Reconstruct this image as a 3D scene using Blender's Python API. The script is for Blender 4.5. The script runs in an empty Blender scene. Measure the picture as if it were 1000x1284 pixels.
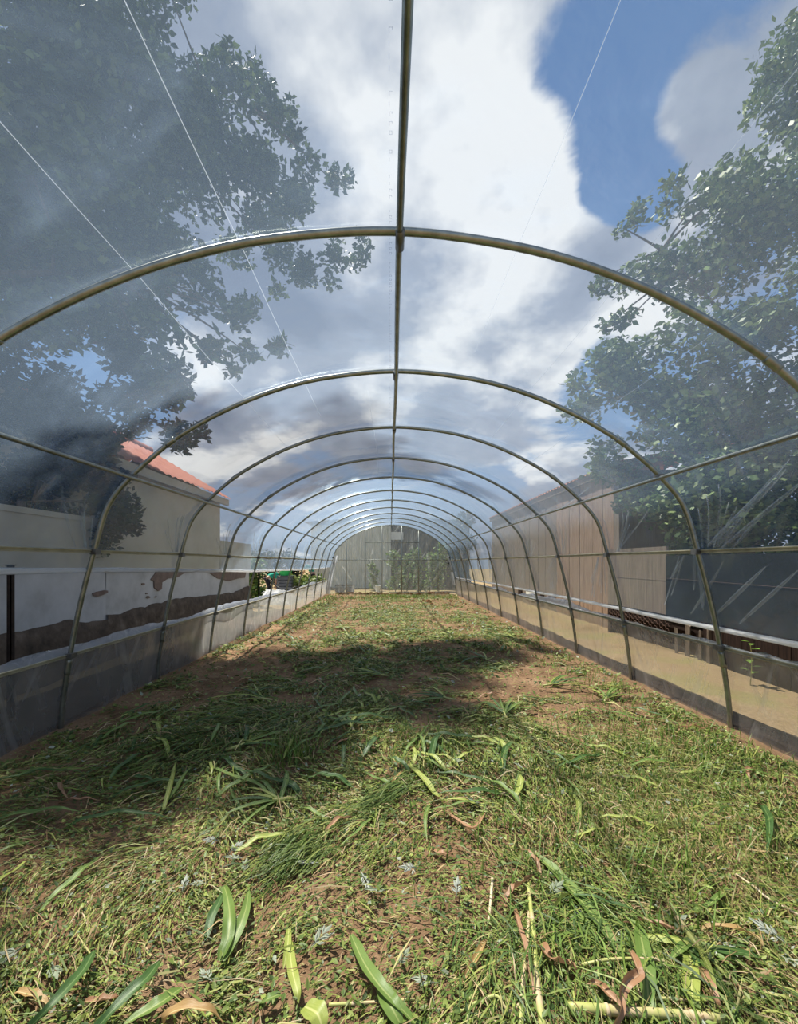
import bpy, math, random
import numpy as np
from mathutils import Vector, noise as mnoise

random.seed(7)
rng = np.random.default_rng(11)
scene = bpy.context.scene
C = scene.collection

# ------------------------------------------------------------------ camera
FPX, CXP, CYP, EYE = 510.0, 489.0, 705.0, 1.45      # focal length and vanishing point in photo pixels, eye height
cam_d = bpy.data.cameras.new('camera')
cam = bpy.data.objects.new('camera', cam_d); C.objects.link(cam)
cam.location = (0, 0, EYE); cam.rotation_euler = (math.radians(90), 0, 0)
cam_d.sensor_fit = 'AUTO'; cam_d.sensor_width = 36.0
cam_d.lens = FPX / 1284 * 36.0
cam_d.shift_x = (500 - CXP) / 1284
cam_d.shift_y = (CYP - 642) / 1284
cam_d.clip_start = 0.05; cam_d.clip_end = 500
scene.camera = cam

# ------------------------------------------------------------------ world sky with clouds
def pixdir(px, py):
    return Vector(((px - CXP) / FPX, 1.0, (CYP - py) / FPX)).normalized()

world = bpy.data.worlds.new('sky'); scene.world = world; world.use_nodes = True
nt = world.node_tree; nt.nodes.clear()
def N(t, kind, **kw):
    n = t.nodes.new(kind)
    for k, v in kw.items():
        if k == 'op': n.operation = v
        elif hasattr(n, k): setattr(n, k, v)
    return n
def L(t, a, b): t.links.new(a, b)
def math_node(t, op, a, b=None, clamp=False):
    n = t.nodes.new('ShaderNodeMath'); n.operation = op; n.use_clamp = clamp
    for i, v in enumerate((a, b)):
        if v is None: continue
        if isinstance(v, (int, float)): n.inputs[i].default_value = v
        else: t.links.new(v, n.inputs[i])
    return n.outputs[0]
def ramp(t, src, stops, interp='LINEAR'):
    n = t.nodes.new('ShaderNodeValToRGB'); cr = n.color_ramp; cr.interpolation = interp
    while len(cr.elements) < len(stops): cr.elements.new(0.5)
    for e, (p, c) in zip(cr.elements, stops):
        e.position = p; e.color = (c[0], c[1], c[2], 1) if not isinstance(c, (int, float)) else (c, c, c, 1)
    if src is not None: t.links.new(src, n.inputs[0])
    return n.outputs[0]
def mixcol(t, f, a, b):
    n = t.nodes.new('ShaderNodeMix'); n.data_type = 'RGBA'
    for sock, v in ((n.inputs[0], f), (n.inputs[6], a), (n.inputs[7], b)):
        if isinstance(v, (int, float)): sock.default_value = v
        elif isinstance(v, tuple): sock.default_value = (v[0], v[1], v[2], 1)
        else: t.links.new(v, sock)
    return n.outputs[2]

tc = nt.nodes.new('ShaderNodeTexCoord')
gen = tc.outputs['Generated']
sep = nt.nodes.new('ShaderNodeSeparateXYZ'); L(nt, gen, sep.inputs[0])
zc = math_node(nt, 'MAXIMUM', sep.outputs[2], 0.0)
den = math_node(nt, 'ADD', zc, 0.28)
cx_ = math_node(nt, 'DIVIDE', sep.outputs[0], den)
cy_ = math_node(nt, 'DIVIDE', sep.outputs[1], den)
cmb = nt.nodes.new('ShaderNodeCombineXYZ'); L(nt, cx_, cmb.inputs[0]); L(nt, cy_, cmb.inputs[1]); cmb.inputs[2].default_value = 3.7
nz = nt.nodes.new('ShaderNodeTexNoise'); nz.inputs['Scale'].default_value = 2.3; nz.inputs['Detail'].default_value = 9
nz.inputs['Roughness'].default_value = 0.58; nz.inputs['Distortion'].default_value = 0.35; L(nt, cmb.outputs[0], nz.inputs['Vector'])
def lobe(px, py, half_deg, amount):
    d = pixdir(px, py)
    vm = nt.nodes.new('ShaderNodeVectorMath'); vm.operation = 'DOT_PRODUCT'
    L(nt, gen, vm.inputs[0]); vm.inputs[1].default_value = d
    mr = nt.nodes.new('ShaderNodeMapRange'); mr.interpolation_type = 'SMOOTHSTEP'
    L(nt, vm.outputs['Value'], mr.inputs[0])
    mr.inputs[1].default_value = math.cos(math.radians(half_deg)); mr.inputs[2].default_value = 1.0
    mr.inputs[3].default_value = 0.0; mr.inputs[4].default_value = amount
    return mr.outputs[0]
cover = nz.outputs['Fac']
# the clouds in view: a heap of white cloud in the middle, blue holes towards the right
for px, py, hd, am in ((600, 170, 24, .30), (560, 420, 22, .22), (330, 330, 26, .14), (785, 100, 14, -.70), (640, 40, 12, .30), (893, 55, 7, .24), (912, 125, 9, .30), (872, 165, 5, .26), (800, 215, 6, -.2),
                       (535, 70, 5, -.22), (700, 250, 10, .22), (130, 330, 18, -.12), (800, 330, 9, .12)):
    cover = math_node(nt, 'ADD', cover, lobe(px, py, hd, am))
mask = ramp(nt, cover, [(0.45, 0.0), (0.57, 1.0)], 'EASE')
nz2 = nt.nodes.new('ShaderNodeTexNoise'); nz2.inputs['Scale'].default_value = 2.6; nz2.inputs['Detail'].default_value = 6
nz2.inputs['Roughness'].default_value = 0.5; L(nt, cmb.outputs[0], nz2.inputs['Vector'])
ccol = ramp(nt, nz2.outputs['Fac'], [(0.34, (.30, .36, .50)), (0.50, (.56, .62, .76)), (0.61, (1.45, 1.44, 1.42))])
bcol = ramp(nt, zc, [(0.0, (.60, .72, .90)), (0.25, (.30, .50, .84)), (0.8, (.10, .25, .60))])
skycol = mixcol(nt, mask, bcol, ccol)
bg = nt.nodes.new('ShaderNodeBackground'); L(nt, skycol, bg.inputs[0]); bg.inputs[1].default_value = 0.66
wo = nt.nodes.new('ShaderNodeOutputWorld'); L(nt, bg.outputs[0], wo.inputs[0])

# ------------------------------------------------------------------ sun and exposure
SUNDIR = Vector((-0.35, 0.30, 1.0)).normalized()
sd = bpy.data.lights.new('sun', 'SUN'); sd.energy = 8.6; sd.angle = math.radians(1.2); sd.color = (1.0, .94, .84)
sun = bpy.data.objects.new('sun', sd); C.objects.link(sun)
sun.rotation_euler = SUNDIR.to_track_quat('Z', 'Y').to_euler(); sun.location = SUNDIR * 40
vs = scene.view_settings
vs.view_transform = 'Standard'; vs.look = 'None'; vs.gamma = 1.0; vs.use_curve_mapping = False; vs.exposure = 0.0
try: scene.cycles.transparent_max_bounces = 16
except Exception: pass

# ================================================================== materials
def new_mat(name):
    m = bpy.data.materials.new(name); m.use_nodes = True
    t = m.node_tree; t.nodes.clear()
    o = t.nodes.new('ShaderNodeOutputMaterial')
    return m, t, o
def noise(t, scale, detail=4, rough=.55, vec=None, dist=0.0):
    n = t.nodes.new('ShaderNodeTexNoise'); n.inputs['Scale'].default_value = scale; n.inputs['Detail'].default_value = detail
    n.inputs['Roughness'].default_value = rough; n.inputs['Distortion'].default_value = dist
    if vec is not None: t.links.new(vec, n.inputs['Vector'])
    return n.outputs['Fac']
def objco(t): return t.nodes.new('ShaderNodeTexCoord').outputs['Object']
def bump(t, h, strength, dist=0.01):
    b = t.nodes.new('ShaderNodeBump'); b.inputs['Strength'].default_value = strength; b.inputs['Distance'].default_value = dist
    t.links.new(h, b.inputs['Height']); return b.outputs[0]
def pbr(name, stops, scale=8, rough=.7, metal=0.0, bmp=.3, bdist=.01, stretch=None, spec=.4, detail=5):
    m, t, o = new_mat(name)
    v = objco(t)
    if stretch:
        mp = t.nodes.new('ShaderNodeMapping'); mp.inputs['Scale'].default_value = stretch; t.links.new(v, mp.inputs[0]); v = mp.outputs[0]
    f = noise(t, scale, detail, .6, v)
    c = ramp(t, f, stops)
    p = t.nodes.new('ShaderNodeBsdfPrincipled')
    t.links.new(c, p.inputs['Base Color'])
    p.inputs['Roughness'].default_value = rough; p.inputs['Metallic'].default_value = metal
    p.inputs['Specular IOR Level'].default_value = spec
    if bmp: t.links.new(bump(t, f, bmp, bdist), p.inputs['Normal'])
    t.links.new(p.outputs[0], o.inputs[0])
    return m
def leafmat(name, tint=(1, 1, 1), trans=.35, rough=.5, spec=.35):
    """colour of each leaf from its 'col' attribute, with light coming through the blade"""
    m, t, o = new_mat(name)
    a = t.nodes.new('ShaderNodeAttribute'); a.attribute_name = 'col'
    mul = t.nodes.new('ShaderNodeMix'); mul.data_type = 'RGBA'; mul.blend_type = 'MULTIPLY'; mul.inputs[0].default_value = 1
    t.links.new(a.outputs['Color'], mul.inputs[6]); mul.inputs[7].default_value = (*tint, 1)
    p = t.nodes.new('ShaderNodeBsdfPrincipled'); t.links.new(mul.outputs[2], p.inputs['Base Color'])
    p.inputs['Roughness'].default_value = rough; p.inputs['Specular IOR Level'].default_value = spec
    tr = t.nodes.new('ShaderNodeBsdfTranslucent'); t.links.new(mul.outputs[2], tr.inputs[0])
    mx = t.nodes.new('ShaderNodeMixShader'); mx.inputs[0].default_value = trans
    t.links.new(p.outputs[0], mx.inputs[1]); t.links.new(tr.outputs[0], mx.inputs[2])
    t.links.new(mx.outputs[0], o.inputs[0])
    return m
def film(name, haze=.10, tint=(.86, .93, 1.0), clear=(.93, .95, .96), streak=.10, su=7.0, sv=.7, rot=.0, gloss_rough=.12, bstr=.25, gloss=1.0):
    """clear polythene: mostly see-through, a little milky, shiny at grazing angles, creased lengthwise or upright"""
    m, t, o = new_mat(name)
    uv = t.nodes.new('ShaderNodeUVMap').outputs[0]
    def streaks(a, b, r, sc, det=4, dist=.3):
        mp = t.nodes.new('ShaderNodeMapping'); mp.inputs['Rotation'].default_value = (0, 0, r)
        t.links.new(uv, mp.inputs[0])
        mp2 = t.nodes.new('ShaderNodeMapping'); mp2.inputs['Scale'].default_value = (a, b, 1); t.links.new(mp.outputs[0], mp2.inputs[0])
        return noise(t, sc, det, .6, mp2.outputs[0], dist)
    s1 = streaks(su, sv, rot + .42, 1.0); s2 = streaks(su * .8, sv, rot - .36, 1.0); s3 = streaks(2.2, 2.2, 0, 1.2, 6)
    k1 = ramp(t, s1, [(.54, 0.0), (.70, 1.0)]); k2 = ramp(t, s2, [(.54, 0.0), (.70, 1.0)])
    patch = ramp(t, s3, [(.40, 0.0), (.66, 1.0)])
    ks = math_node(t, 'MULTIPLY', math_node(t, 'MAXIMUM', k1, k2), patch)
    hz = math_node(t, 'ADD', math_node(t, 'MULTIPLY', ks, streak), haze, True)
    hgt = math_node(t, 'ADD', math_node(t, 'ADD', s1, s2), math_node(t, 'MULTIPLY', s3, 1.2))
    nrm = bump(t, hgt, bstr, .03)
    # seen at a slant the sheet is thicker, so it looks milkier: 1 - (1 - h) ^ (1 / cos)
    fw = t.nodes.new('ShaderNodeLayerWeight'); fw.inputs[0].default_value = .5
    cosv = math_node(t, 'MAXIMUM', math_node(t, 'SUBTRACT', 1.0, fw.outputs['Facing']), .10)
    hz = math_node(t, 'SUBTRACT', 1.0, math_node(t, 'POWER', math_node(t, 'SUBTRACT', 1.0, hz), math_node(t, 'DIVIDE', 1.0, cosv)))
    tp = t.nodes.new('ShaderNodeBsdfTransparent'); tp.inputs[0].default_value = (*clear, 1)
    tl = t.nodes.new('ShaderNodeBsdfTranslucent'); tl.inputs[0].default_value = (*tint, 1); t.links.new(nrm, tl.inputs['Normal'])
    df = t.nodes.new('ShaderNodeBsdfDiffuse'); df.inputs[0].default_value = (*tint, 1); t.links.new(nrm, df.inputs['Normal'])
    md = t.nodes.new('ShaderNodeMixShader'); md.inputs[0].default_value = .35; t.links.new(tl.outputs[0], md.inputs[1]); t.links.new(df.outputs[0], md.inputs[2])
    m1 = t.nodes.new('ShaderNodeMixShader'); t.links.new(hz, m1.inputs[0]); t.links.new(tp.outputs[0], m1.inputs[1]); t.links.new(md.outputs[0], m1.inputs[2])
    gl = t.nodes.new('ShaderNodeBsdfGlossy'); gl.inputs['Roughness'].default_value = gloss_rough; gl.inputs[0].default_value = (.95, .97, 1, 1); t.links.new(nrm, gl.inputs['Normal'])
    lw = t.nodes.new('ShaderNodeLayerWeight'); lw.inputs[0].default_value = .5
    # the film is one sheet without thickness: the same shine from its inner and outer face
    f5 = math_node(t, 'POWER', lw.outputs['Facing'], 4.0)
    fr = math_node(t, 'ADD', math_node(t, 'MULTIPLY', f5, .62 * gloss), .055 * gloss, True)
    m2 = t.nodes.new('ShaderNodeMixShader'); t.links.new(fr, m2.inputs[0]); t.links.new(m1.outputs[0], m2.inputs[1]); t.links.new(gl.outputs[0], m2.inputs[2])
    t.links.new(m2.outputs[0], o.inputs[0])
    return m

M = {}
M['steel'] = pbr('galvanised_steel', [(.3, (.20, .22, .20)), (.7, (.36, .385, .36))], 14, .34, .85, .12, .002)
M['clamp'] = pbr('clamp_steel', [(.3, (.10, .10, .10)), (.7, (.22, .22, .21))], 20, .45, .7, .1, .002)
M['batten'] = pbr('yellowed_batten', [(.3, (.30, .28, .19)), (.7, (.48, .45, .33))], 9, .5, .25, .1, .002)
M['film_roof'] = film('roof_film', .084, (.52, .72, 1.0), streak=.06, su=3.2, sv=.8, bstr=.45)
M['film_skirt'] = film('skirt_film', .15, (.80, .80, .78), (.82, .82, .81), streak=.22, su=9, sv=.6, bstr=.5)
M['film_end'] = film('end_film', .12, (.84, .89, .86), (.82, .86, .85), streak=.40, su=6, sv=.35, bstr=.6)
M['film_flap'] = film('crumpled_film', .27, (.58, .62, .68), streak=.25, su=12, sv=2.0, bstr=1.0, gloss=1.3)
M['film_roll'] = film('rolled_film', .90, (.93, .94, .95), streak=.1, su=12, sv=2, bstr=.6)
M['film_white'] = film('gathered_white_film', .80, (.60, .63, .66), streak=.15, su=10, sv=1, bstr=.8, gloss=.35, gloss_rough=.35)
M['pleat'] = film('film_pleat', .085, (.74, .85, .95), streak=0, bstr=0, gloss=1.2, gloss_rough=.25)
M['crease'] = film('film_crease', .30, (.85, .92, 1.0), streak=0, bstr=0)
M['print'] = film('faded_print', .30, (.10, .12, .20), streak=0, bstr=0, gloss=.3)
def soil_mat(name, stops, sc=2.2):
    m, t, o = new_mat(name)
    v = objco(t)
    big = noise(t, sc, 6, .6, v, .4); fine = noise(t, 38, 6, .7, v); peb = noise(t, 160, 3, .6, v)
    c1 = ramp(t, big, stops)
    k = ramp(t, fine, [(.3, (.62, .60, .58)), (.7, (1.12, 1.1, 1.06))])
    mul = t.nodes.new('ShaderNodeMix'); mul.data_type = 'RGBA'; mul.blend_type = 'MULTIPLY'; mul.inputs[0].default_value = 1
    t.links.new(c1, mul.inputs[6]); t.links.new(k, mul.inputs[7])
    p = t.nodes.new('ShaderNodeBsdfPrincipled'); t.links.new(mul.outputs[2], p.inputs['Base Color'])
    p.inputs['Roughness'].default_value = .95; p.inputs['Specular IOR Level'].default_value = .12
    hsum = math_node(t, 'ADD', fine, math_node(t, 'MULTIPLY', peb, .35))
    t.links.new(bump(t, hsum, .8, .025), p.inputs['Normal'])
    t.links.new(p.outputs[0], o.inputs[0]); return m
M['soil'] = soil_mat('tunnel_soil', [(.30, (.19, .115, .066)), (.52, (.31, .195, .115)), (.75, (.40, .27, .17))])
M['soil_red'] = soil_mat('red_clod_soil', [(.30, (.16, .075, .04)), (.6, (.30, .15, .075)), (.8, (.36, .19, .10))], 6)
M['shade_strip'] = soil_mat('shade_dark_soil', [(.30, (.055, .045, .032)), (.6, (.095, .075, .055)), (.8, (.13, .105, .075))], 3)  # yard earth darkened in its colour to stand in for shade
M['yard'] = soil_mat('yard_soil', [(.30, (.25, .19, .10)), (.5, (.36, .27, .16)), (.62, (.30, .27, .12)), (.78, (.42, .32, .20))], .9)
M['plaster'] = pbr('white_limewash', [(.25, (.40, .40, .38)), (.5, (.56, .56, .55)), (.75, (.66, .66, .65))], 2.2, .9, 0, .25, .01)
M['render_old'] = pbr('bare_brown_render', [(.3, (.17, .125, .10)), (.7, (.27, .20, .165))], 9, .95, 0, .6, .02)
M['plinth'] = pbr('damp_plinth', [(.3, (.06, .045, .033)), (.55, (.12, .09, .065)), (.75, (.20, .155, .12))], 6, .95, 0, .9, .03)
M['beige'] = pbr('beige_render', [(.3, (.42, .38, .29)), (.7, (.53, .48, .38))], 2, .9, 0, .2)
M['roof_red'] = pbr('red_roof_tile', [(.3, (.36, .11, .07)), (.7, (.50, .19, .13))], 6, .8, 0, .2)
M['black_steel'] = pbr('rusty_black_steel', [(.3, (.012, .009, .008)), (.75, (.05, .03, .022))], 18, .7, .3, .2, .003)
M['bark'] = pbr('bark', [(.3, (.06, .045, .03)), (.7, (.15, .115, .085))], 6, .95, 0, 1.0, .03, (3, 3, .6))
M['darkwood'] = pbr('tarred_board', [(.3, (.010, .007, .006)), (.7, (.032, .019, .014))], 5, .9, 0, .5, .01, (6, 6, .5), spec=.1)
M['tanwood'] = pbr('weathered_tan_board', [(.3, (.14, .09, .06)), (.55, (.25, .17, .115)), (.75, (.36, .26, .19))], 5, .85, 0, .5, .01, (8, 8, .5))
M['shedwall'] = pbr('brown_shed_boards', [(.3, (.11, .085, .065)), (.7, (.21, .17, .13))], 4, .85, 0, .4, .01, (8, 8, .4))
M['netting'] = pbr('dark_shade_net', [(.3, (.010, .013, .013)), (.7, (.024, .028, .027))], 30, .95, 0, .4, .004, spec=.05)
M['wire'] = pbr('rusty_wire', [(.3, (.10, .06, .045)), (.7, (.22, .14, .11))], 30, .6, .5, 0)
M['corr_pale'] = pbr('pale_corrugated_sheet', [(.3, (.56, .58, .51)), (.7, (.72, .73, .67))], 1.5, .6, 0, .1)
M['corr_dark'] = pbr('dark_corrugated_sheet', [(.3, (.05, .06, .065)), (.7, (.11, .125, .13))], 2, .5, 0, .1)
M['whitepl'] = pbr('white_plastic', [(.3, (.72, .72, .70)), (.7, (.84, .84, .82))], 5, .45, 0, .1)
M['greenpl'] = pbr('bright_green_plastic', [(.3, (.015, .42, .10)), (.7, (.03, .58, .16))], 5, .4, 0, 0)
M['greypl'] = pbr('grey_crate_plastic', [(.3, (.09, .10, .12)), (.7, (.17, .18, .20))], 5, .5, 0, 0)
M['blackrub'] = pbr('black_rubber', [(.3, (.012, .012, .013)), (.7, (.03, .03, .03))], 8, .6, 0, 0)
M['skin'] = pbr('skin', [(.3, (.50, .30, .21)), (.7, (.60, .38, .28))], 5, .55, 0, 0)
M['shirt'] = pbr('teal_green_cotton', [(.3, (.01, .28, .19)), (.7, (.02, .40, .28))], 12, .85, 0, .3, .01)
M['trousers'] = pbr('black_trousers', [(.3, (.012, .012, .018)), (.7, (.03, .03, .042))], 12, .85, 0, .3, .01)
M['hair'] = pbr('black_hair', [(.3, (.01, .008, .007)), (.7, (.03, .022, .018))], 40, .6, 0, .3)
M['boots'] = pbr('pale_boots', [(.3, (.45, .38, .34)), (.7, (.60, .52, .47))], 8, .6, 0, 0)
M['leaf_tree'] = leafmat('tree_leaf', trans=.16)
M['leaf_cut'] = leafmat('cut_leaf', trans=.22, rough=.48)
M['leaf_dry'] = leafmat('dry_leaf', trans=.25, rough=.75, spec=.2)
M['stalk'] = pbr('pale_green_stalk', [(.30, (.30, .35, .07)), (.48, (.42, .43, .14)), (.62, (.56, .43, .26))], 7, .45, 0, .1, .002, (1.2, 1.2, 1.2))
M['stalk_dry'] = pbr('straw_stalk', [(.3, (.48, .36, .21)), (.7, (.70, .58, .40))], 6, .7, 0, .2, .002)
def blade_mat(name, stops, vein, trans=.2):
    m, t, o = new_mat(name)
    uv = t.nodes.new('ShaderNodeUVMap').outputs[0]
    mp = t.nodes.new('ShaderNodeMapping'); mp.inputs['Scale'].default_value = (26, 1.2, 1); t.links.new(uv, mp.inputs[0])
    f = noise(t, 1.0, 3, .6, mp.outputs[0])
    f2 = noise(t, 5, 4, .6, objco(t))
    c = ramp(t, math_node(t, 'ADD', math_node(t, 'MULTIPLY', f, .45), math_node(t, 'MULTIPLY', f2, .55)), stops)
    sx = t.nodes.new('ShaderNodeSeparateXYZ'); t.links.new(uv, sx.inputs[0])
    d = math_node(t, 'ABSOLUTE', math_node(t, 'SUBTRACT', sx.outputs[0], .5))
    mid = ramp(t, d, [(.03, 1.0), (.075, 0.0)])
    c = mixcol(t, mid, c, vein)
    p = t.nodes.new('ShaderNodeBsdfPrincipled'); t.links.new(c, p.inputs['Base Color']); p.inputs['Roughness'].default_value = .42
    t.links.new(bump(t, f, .35, .003), p.inputs['Normal'])
    tr = t.nodes.new('ShaderNodeBsdfTranslucent'); t.links.new(c, tr.inputs[0])
    mx = t.nodes.new('ShaderNodeMixShader'); mx.inputs[0].default_value = trans
    t.links.new(p.outputs[0], mx.inputs[1]); t.links.new(tr.outputs[0], mx.inputs[2]); t.links.new(mx.outputs[0], o.inputs[0])
    return m
M['blade_dark'] = blade_mat('dark_green_blade', [(.3, (.035, .085, .02)), (.7, (.085, .17, .04))], (.16, .25, .08))
M['blade_mid'] = blade_mat('mid_green_blade', [(.3, (.10, .18, .035)), (.7, (.20, .29, .065))], (.32, .38, .12))
M['blade_light'] = blade_mat('yellow_green_blade', [(.3, (.24, .31, .05)), (.7, (.42, .46, .11))], (.55, .56, .20))
M['blade_brown'] = blade_mat('withered_brown_blade', [(.3, (.28, .14, .07)), (.7, (.52, .30, .17))], (.55, .36, .22))
M['blade_orange'] = blade_mat('yellowing_orange_blade', [(.3, (.36, .19, .07)), (.55, (.48, .32, .13)), (.75, (.46, .40, .19))], (.62, .50, .25))

# ================================================================== mesh helpers
def link(o, parent=None):
    C.objects.link(o)
    if parent is not None: o.parent = parent
    return o
def tag(o, label=None, cat=None, group=None, kind=None):
    if label: o['label'] = label
    if cat: o['category'] = cat
    if group: o['group'] = group
    if kind: o['kind'] = kind
    return o
def empty(name, loc=(0, 0, 0)):
    o = bpy.data.objects.new(name, None); o.location = loc; o.empty_display_size = .1; C.objects.link(o); return o
def worigin(o):
    v = Vector((0, 0, 0))
    while o is not None: v = v + o.location; o = o.parent
    return v
def obj(name, verts, faces, mat, parent=None, origin=None, smooth=False, uv=None, col=None):
    """one mesh object from world coordinates; origin only for top-level objects"""
    v = np.asarray(verts, dtype=np.float64).reshape(-1, 3)
    off = np.zeros(3)
    if parent is not None: off = np.array(worigin(parent))
    elif origin is not None: off = np.array(origin, dtype=float)
    me = bpy.data.meshes.new(name)
    if isinstance(faces, np.ndarray):
        k = faces.shape[1]; nf = len(faces)
        me.vertices.add(len(v)); me.vertices.foreach_set('co', (v - off).astype(np.float32).ravel())
        me.loops.add(nf * k); me.loops.foreach_set('vertex_index', faces.astype(np.int32).ravel())
        me.polygons.add(nf); me.polygons.foreach_set('loop_start', np.arange(0, nf * k, k, dtype=np.int32))
        me.polygons.foreach_set('loop_total', np.full(nf, k, dtype=np.int32))
        me.update(calc_edges=True)
    else:
        me.from_pydata([tuple(p) for p in (v - off)], [], [tuple(int(i) for i in f) for f in faces]); me.update()
    if smooth: me.polygons.foreach_set('use_smooth', np.ones(len(me.polygons), dtype=bool))
    if uv is not None:
        ul = me.uv_layers.new(name='UVMap'); idx = np.empty(len(me.loops), dtype=np.int32); me.loops.foreach_get('vertex_index', idx)
        ul.data.foreach_set('uv', np.asarray(uv, dtype=np.float32)[idx].ravel())
    if col is not None:
        a = me.color_attributes.new('col', 'FLOAT_COLOR', 'POINT')
        cc = np.ones((len(v), 4), dtype=np.float32); cc[:, :3] = col; a.data.foreach_set('color', cc.ravel())
    me.materials.append(M[mat])
    o = bpy.data.objects.new(name, me)
    if parent is None and origin is not None: o.location = origin
    return link(o, parent)
def copy_thing(root, loc, rotz=0, scale=None, rot=None):
    r = root.copy(); C.objects.link(r); r.location = loc
    r.rotation_euler = rot if rot is not None else (0, 0, rotz)
    if scale is not None: r.scale = scale
    for ch in list(root.children):
        c = ch.copy(); C.objects.link(c); c.parent = r
        for g in list(ch.children):
            d = g.copy(); C.objects.link(d); d.parent = c
    return r
def frames(P):
    P = np.asarray(P, float); n = len(P)
    T = np.gradient(P, axis=0); T /= np.linalg.norm(T, axis=1)[:, None] + 1e-12
    up = np.array([0, 0, 1.0]) if abs(T[0][2]) < .9 else np.array([0, 1.0, 0])
    U = np.zeros_like(P); W = np.zeros_like(P)
    u = np.cross(T[0], up); u /= np.linalg.norm(u)
    for i in range(n):
        u = u - T[i] * np.dot(u, T[i]); u /= np.linalg.norm(u) + 1e-12
        U[i] = u; W[i] = np.cross(T[i], u)
    return T, U, W
def tube(P, r, n=8, cap=True):
    P = np.asarray(P, float); m = len(P)
    r = np.full(m, r) if np.isscalar(r) else np.asarray(r, float)
    T, U, W = frames(P)
    a = np.arange(n) * 2 * math.pi / n
    V = P[:, None, :] + r[:, None, None] * (np.cos(a)[None, :, None] * U[:, None, :] + np.sin(a)[None, :, None] * W[:, None, :])
    F = [(i * n + j, i * n + (j + 1) % n, (i + 1) * n + (j + 1) % n, (i + 1) * n + j) for i in range(m - 1) for j in range(n)]
    if cap: F += [tuple(range(n - 1, -1, -1)), tuple((m - 1) * n + j for j in range(n))]
    return V.reshape(-1, 3), F
def box(x0, x1, y0, y1, z0, z1):
    v = [(x, y, z) for z in (z0, z1) for y in (y0, y1) for x in (x0, x1)]
    return v, [(0, 2, 3, 1), (4, 5, 7, 6), (0, 1, 5, 4), (2, 6, 7, 3), (0, 4, 6, 2), (1, 3, 7, 5)]
def join(*parts):
    V = []; F = []
    for v, f in parts:
        b = len(V); V += [tuple(p) for p in v]; F += [tuple(i + b for i in q) for q in f]
    return V, F
def gridfaces(nu, nv):
    i, j = np.meshgrid(np.arange(nu - 1), np.arange(nv - 1), indexing='ij')
    a = (i * nv + j).ravel(); return np.stack([a, a + 1, a + nv + 1, a + nv], 1)
def catmull(pts, k=8):
    P = np.asarray(pts, float); P = np.vstack([2 * P[0] - P[1], P, 2 * P[-1] - P[-2]])
    out = []
    for i in range(1, len(P) - 2):
        t = np.linspace(0, 1, k, endpoint=False)[:, None]
        p0, p1, p2, p3 = P[i - 1], P[i], P[i + 1], P[i + 2]
        out.append(.5 * (2 * p1 + (p2 - p0) * t + (2 * p0 - 5 * p1 + 4 * p2 - p3) * t ** 2 + (3 * p1 - p0 - 3 * p2 + p3) * t ** 3))
    out.append(P[-2][None]); return np.vstack(out)
_G = rng.random((257, 257))
def vnoise(x, y, s, seed=0):
    """smooth value noise, 0..1"""
    x = np.asarray(x, float) * s + seed * 17.31 + 500; y = np.asarray(y, float) * s + seed * 9.77 + 500
    xi = np.floor(x).astype(int); yi = np.floor(y).astype(int); fx = x - xi; fy = y - yi
    fx = fx * fx * (3 - 2 * fx); fy = fy * fy * (3 - 2 * fy)
    g = lambda a, b: _G[a % 256, b % 256]
    return (g(xi, yi) * (1 - fx) + g(xi + 1, yi) * fx) * (1 - fy) + (g(xi, yi + 1) * (1 - fx) + g(xi + 1, yi + 1) * fx) * fy
def at(px, py, Y): return np.array(((px - CXP) / FPX * Y, Y, EYE - (py - CYP) / FPX * Y))
def atx(px, py, X):
    Y = X * FPX / (px - CXP); return at(px, py, Y)

# ================================================================== hoop profile
CX = 0.05
half = [(2.985, -1.56), (2.955, -1.2), (2.875, -.70), (2.79, -.30), (2.685, .093), (2.56, .50), (2.35, .765), (2.12, .975), (1.9, 1.14), (1.49, 1.365), (1.06, 1.535), (.60, 1.645), (0, 1.70)]
prof = catmull([(x, z + EYE) for x, z in half] + [(-x, z + EYE) for x, z in half[-2::-1]], 8)   # from right foot over the crown to left foot
prof = prof[::-1]                                                                            # left to right
prof[:, 0] += CX
seg = np.r_[0, np.cumsum(np.linalg.norm(np.diff(prof, axis=0), axis=1))]
ARC = seg[-1]
def prof_at(s): return np.stack([np.interp(s, seg, prof[:, 0]), np.interp(s, seg, prof[:, 1])], -1)
def prof_n(s):
    d = prof_at(s + .02) - prof_at(s - .02); d /= np.linalg.norm(d, axis=-1, keepdims=True)
    return np.stack([-d[..., 1], d[..., 0]], -1)                                               # outward
ih = int(np.argmax(prof[:, 1]))
def s_left(z): return np.interp(z, prof[:ih + 1, 1], seg[:ih + 1])
def s_right(z): return np.interp(-np.asarray(z), -prof[ih:, 1], seg[ih:])
def hw(z): return np.interp(z, prof[:ih + 1, 1], -(prof[:ih + 1, 0] - CX))
Y0, BAY = 2.12, 1.5
HY = [Y0 + BAY * k for k in range(-2, 12)]
YA, YB = HY[0] - .3, HY[-1]
ZL, ZR = .62, .69            # height of the lower rails left and right
ZM = 1.545                   # middle rail
ZP = 2.215                   # shoulder purlin
def hem_left(y): return np.interp(y, [-2, 2.5, 4, 8, 13, 17, 19], [1.42, 1.405, 1.39, 1.29, 1.235, 1.22, 1.22])
def hem_right(y): return np.interp(y, [-2, 3, 6, 12, 16, 19], [.865, .868, .872, .85, .80, .76])

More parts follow.
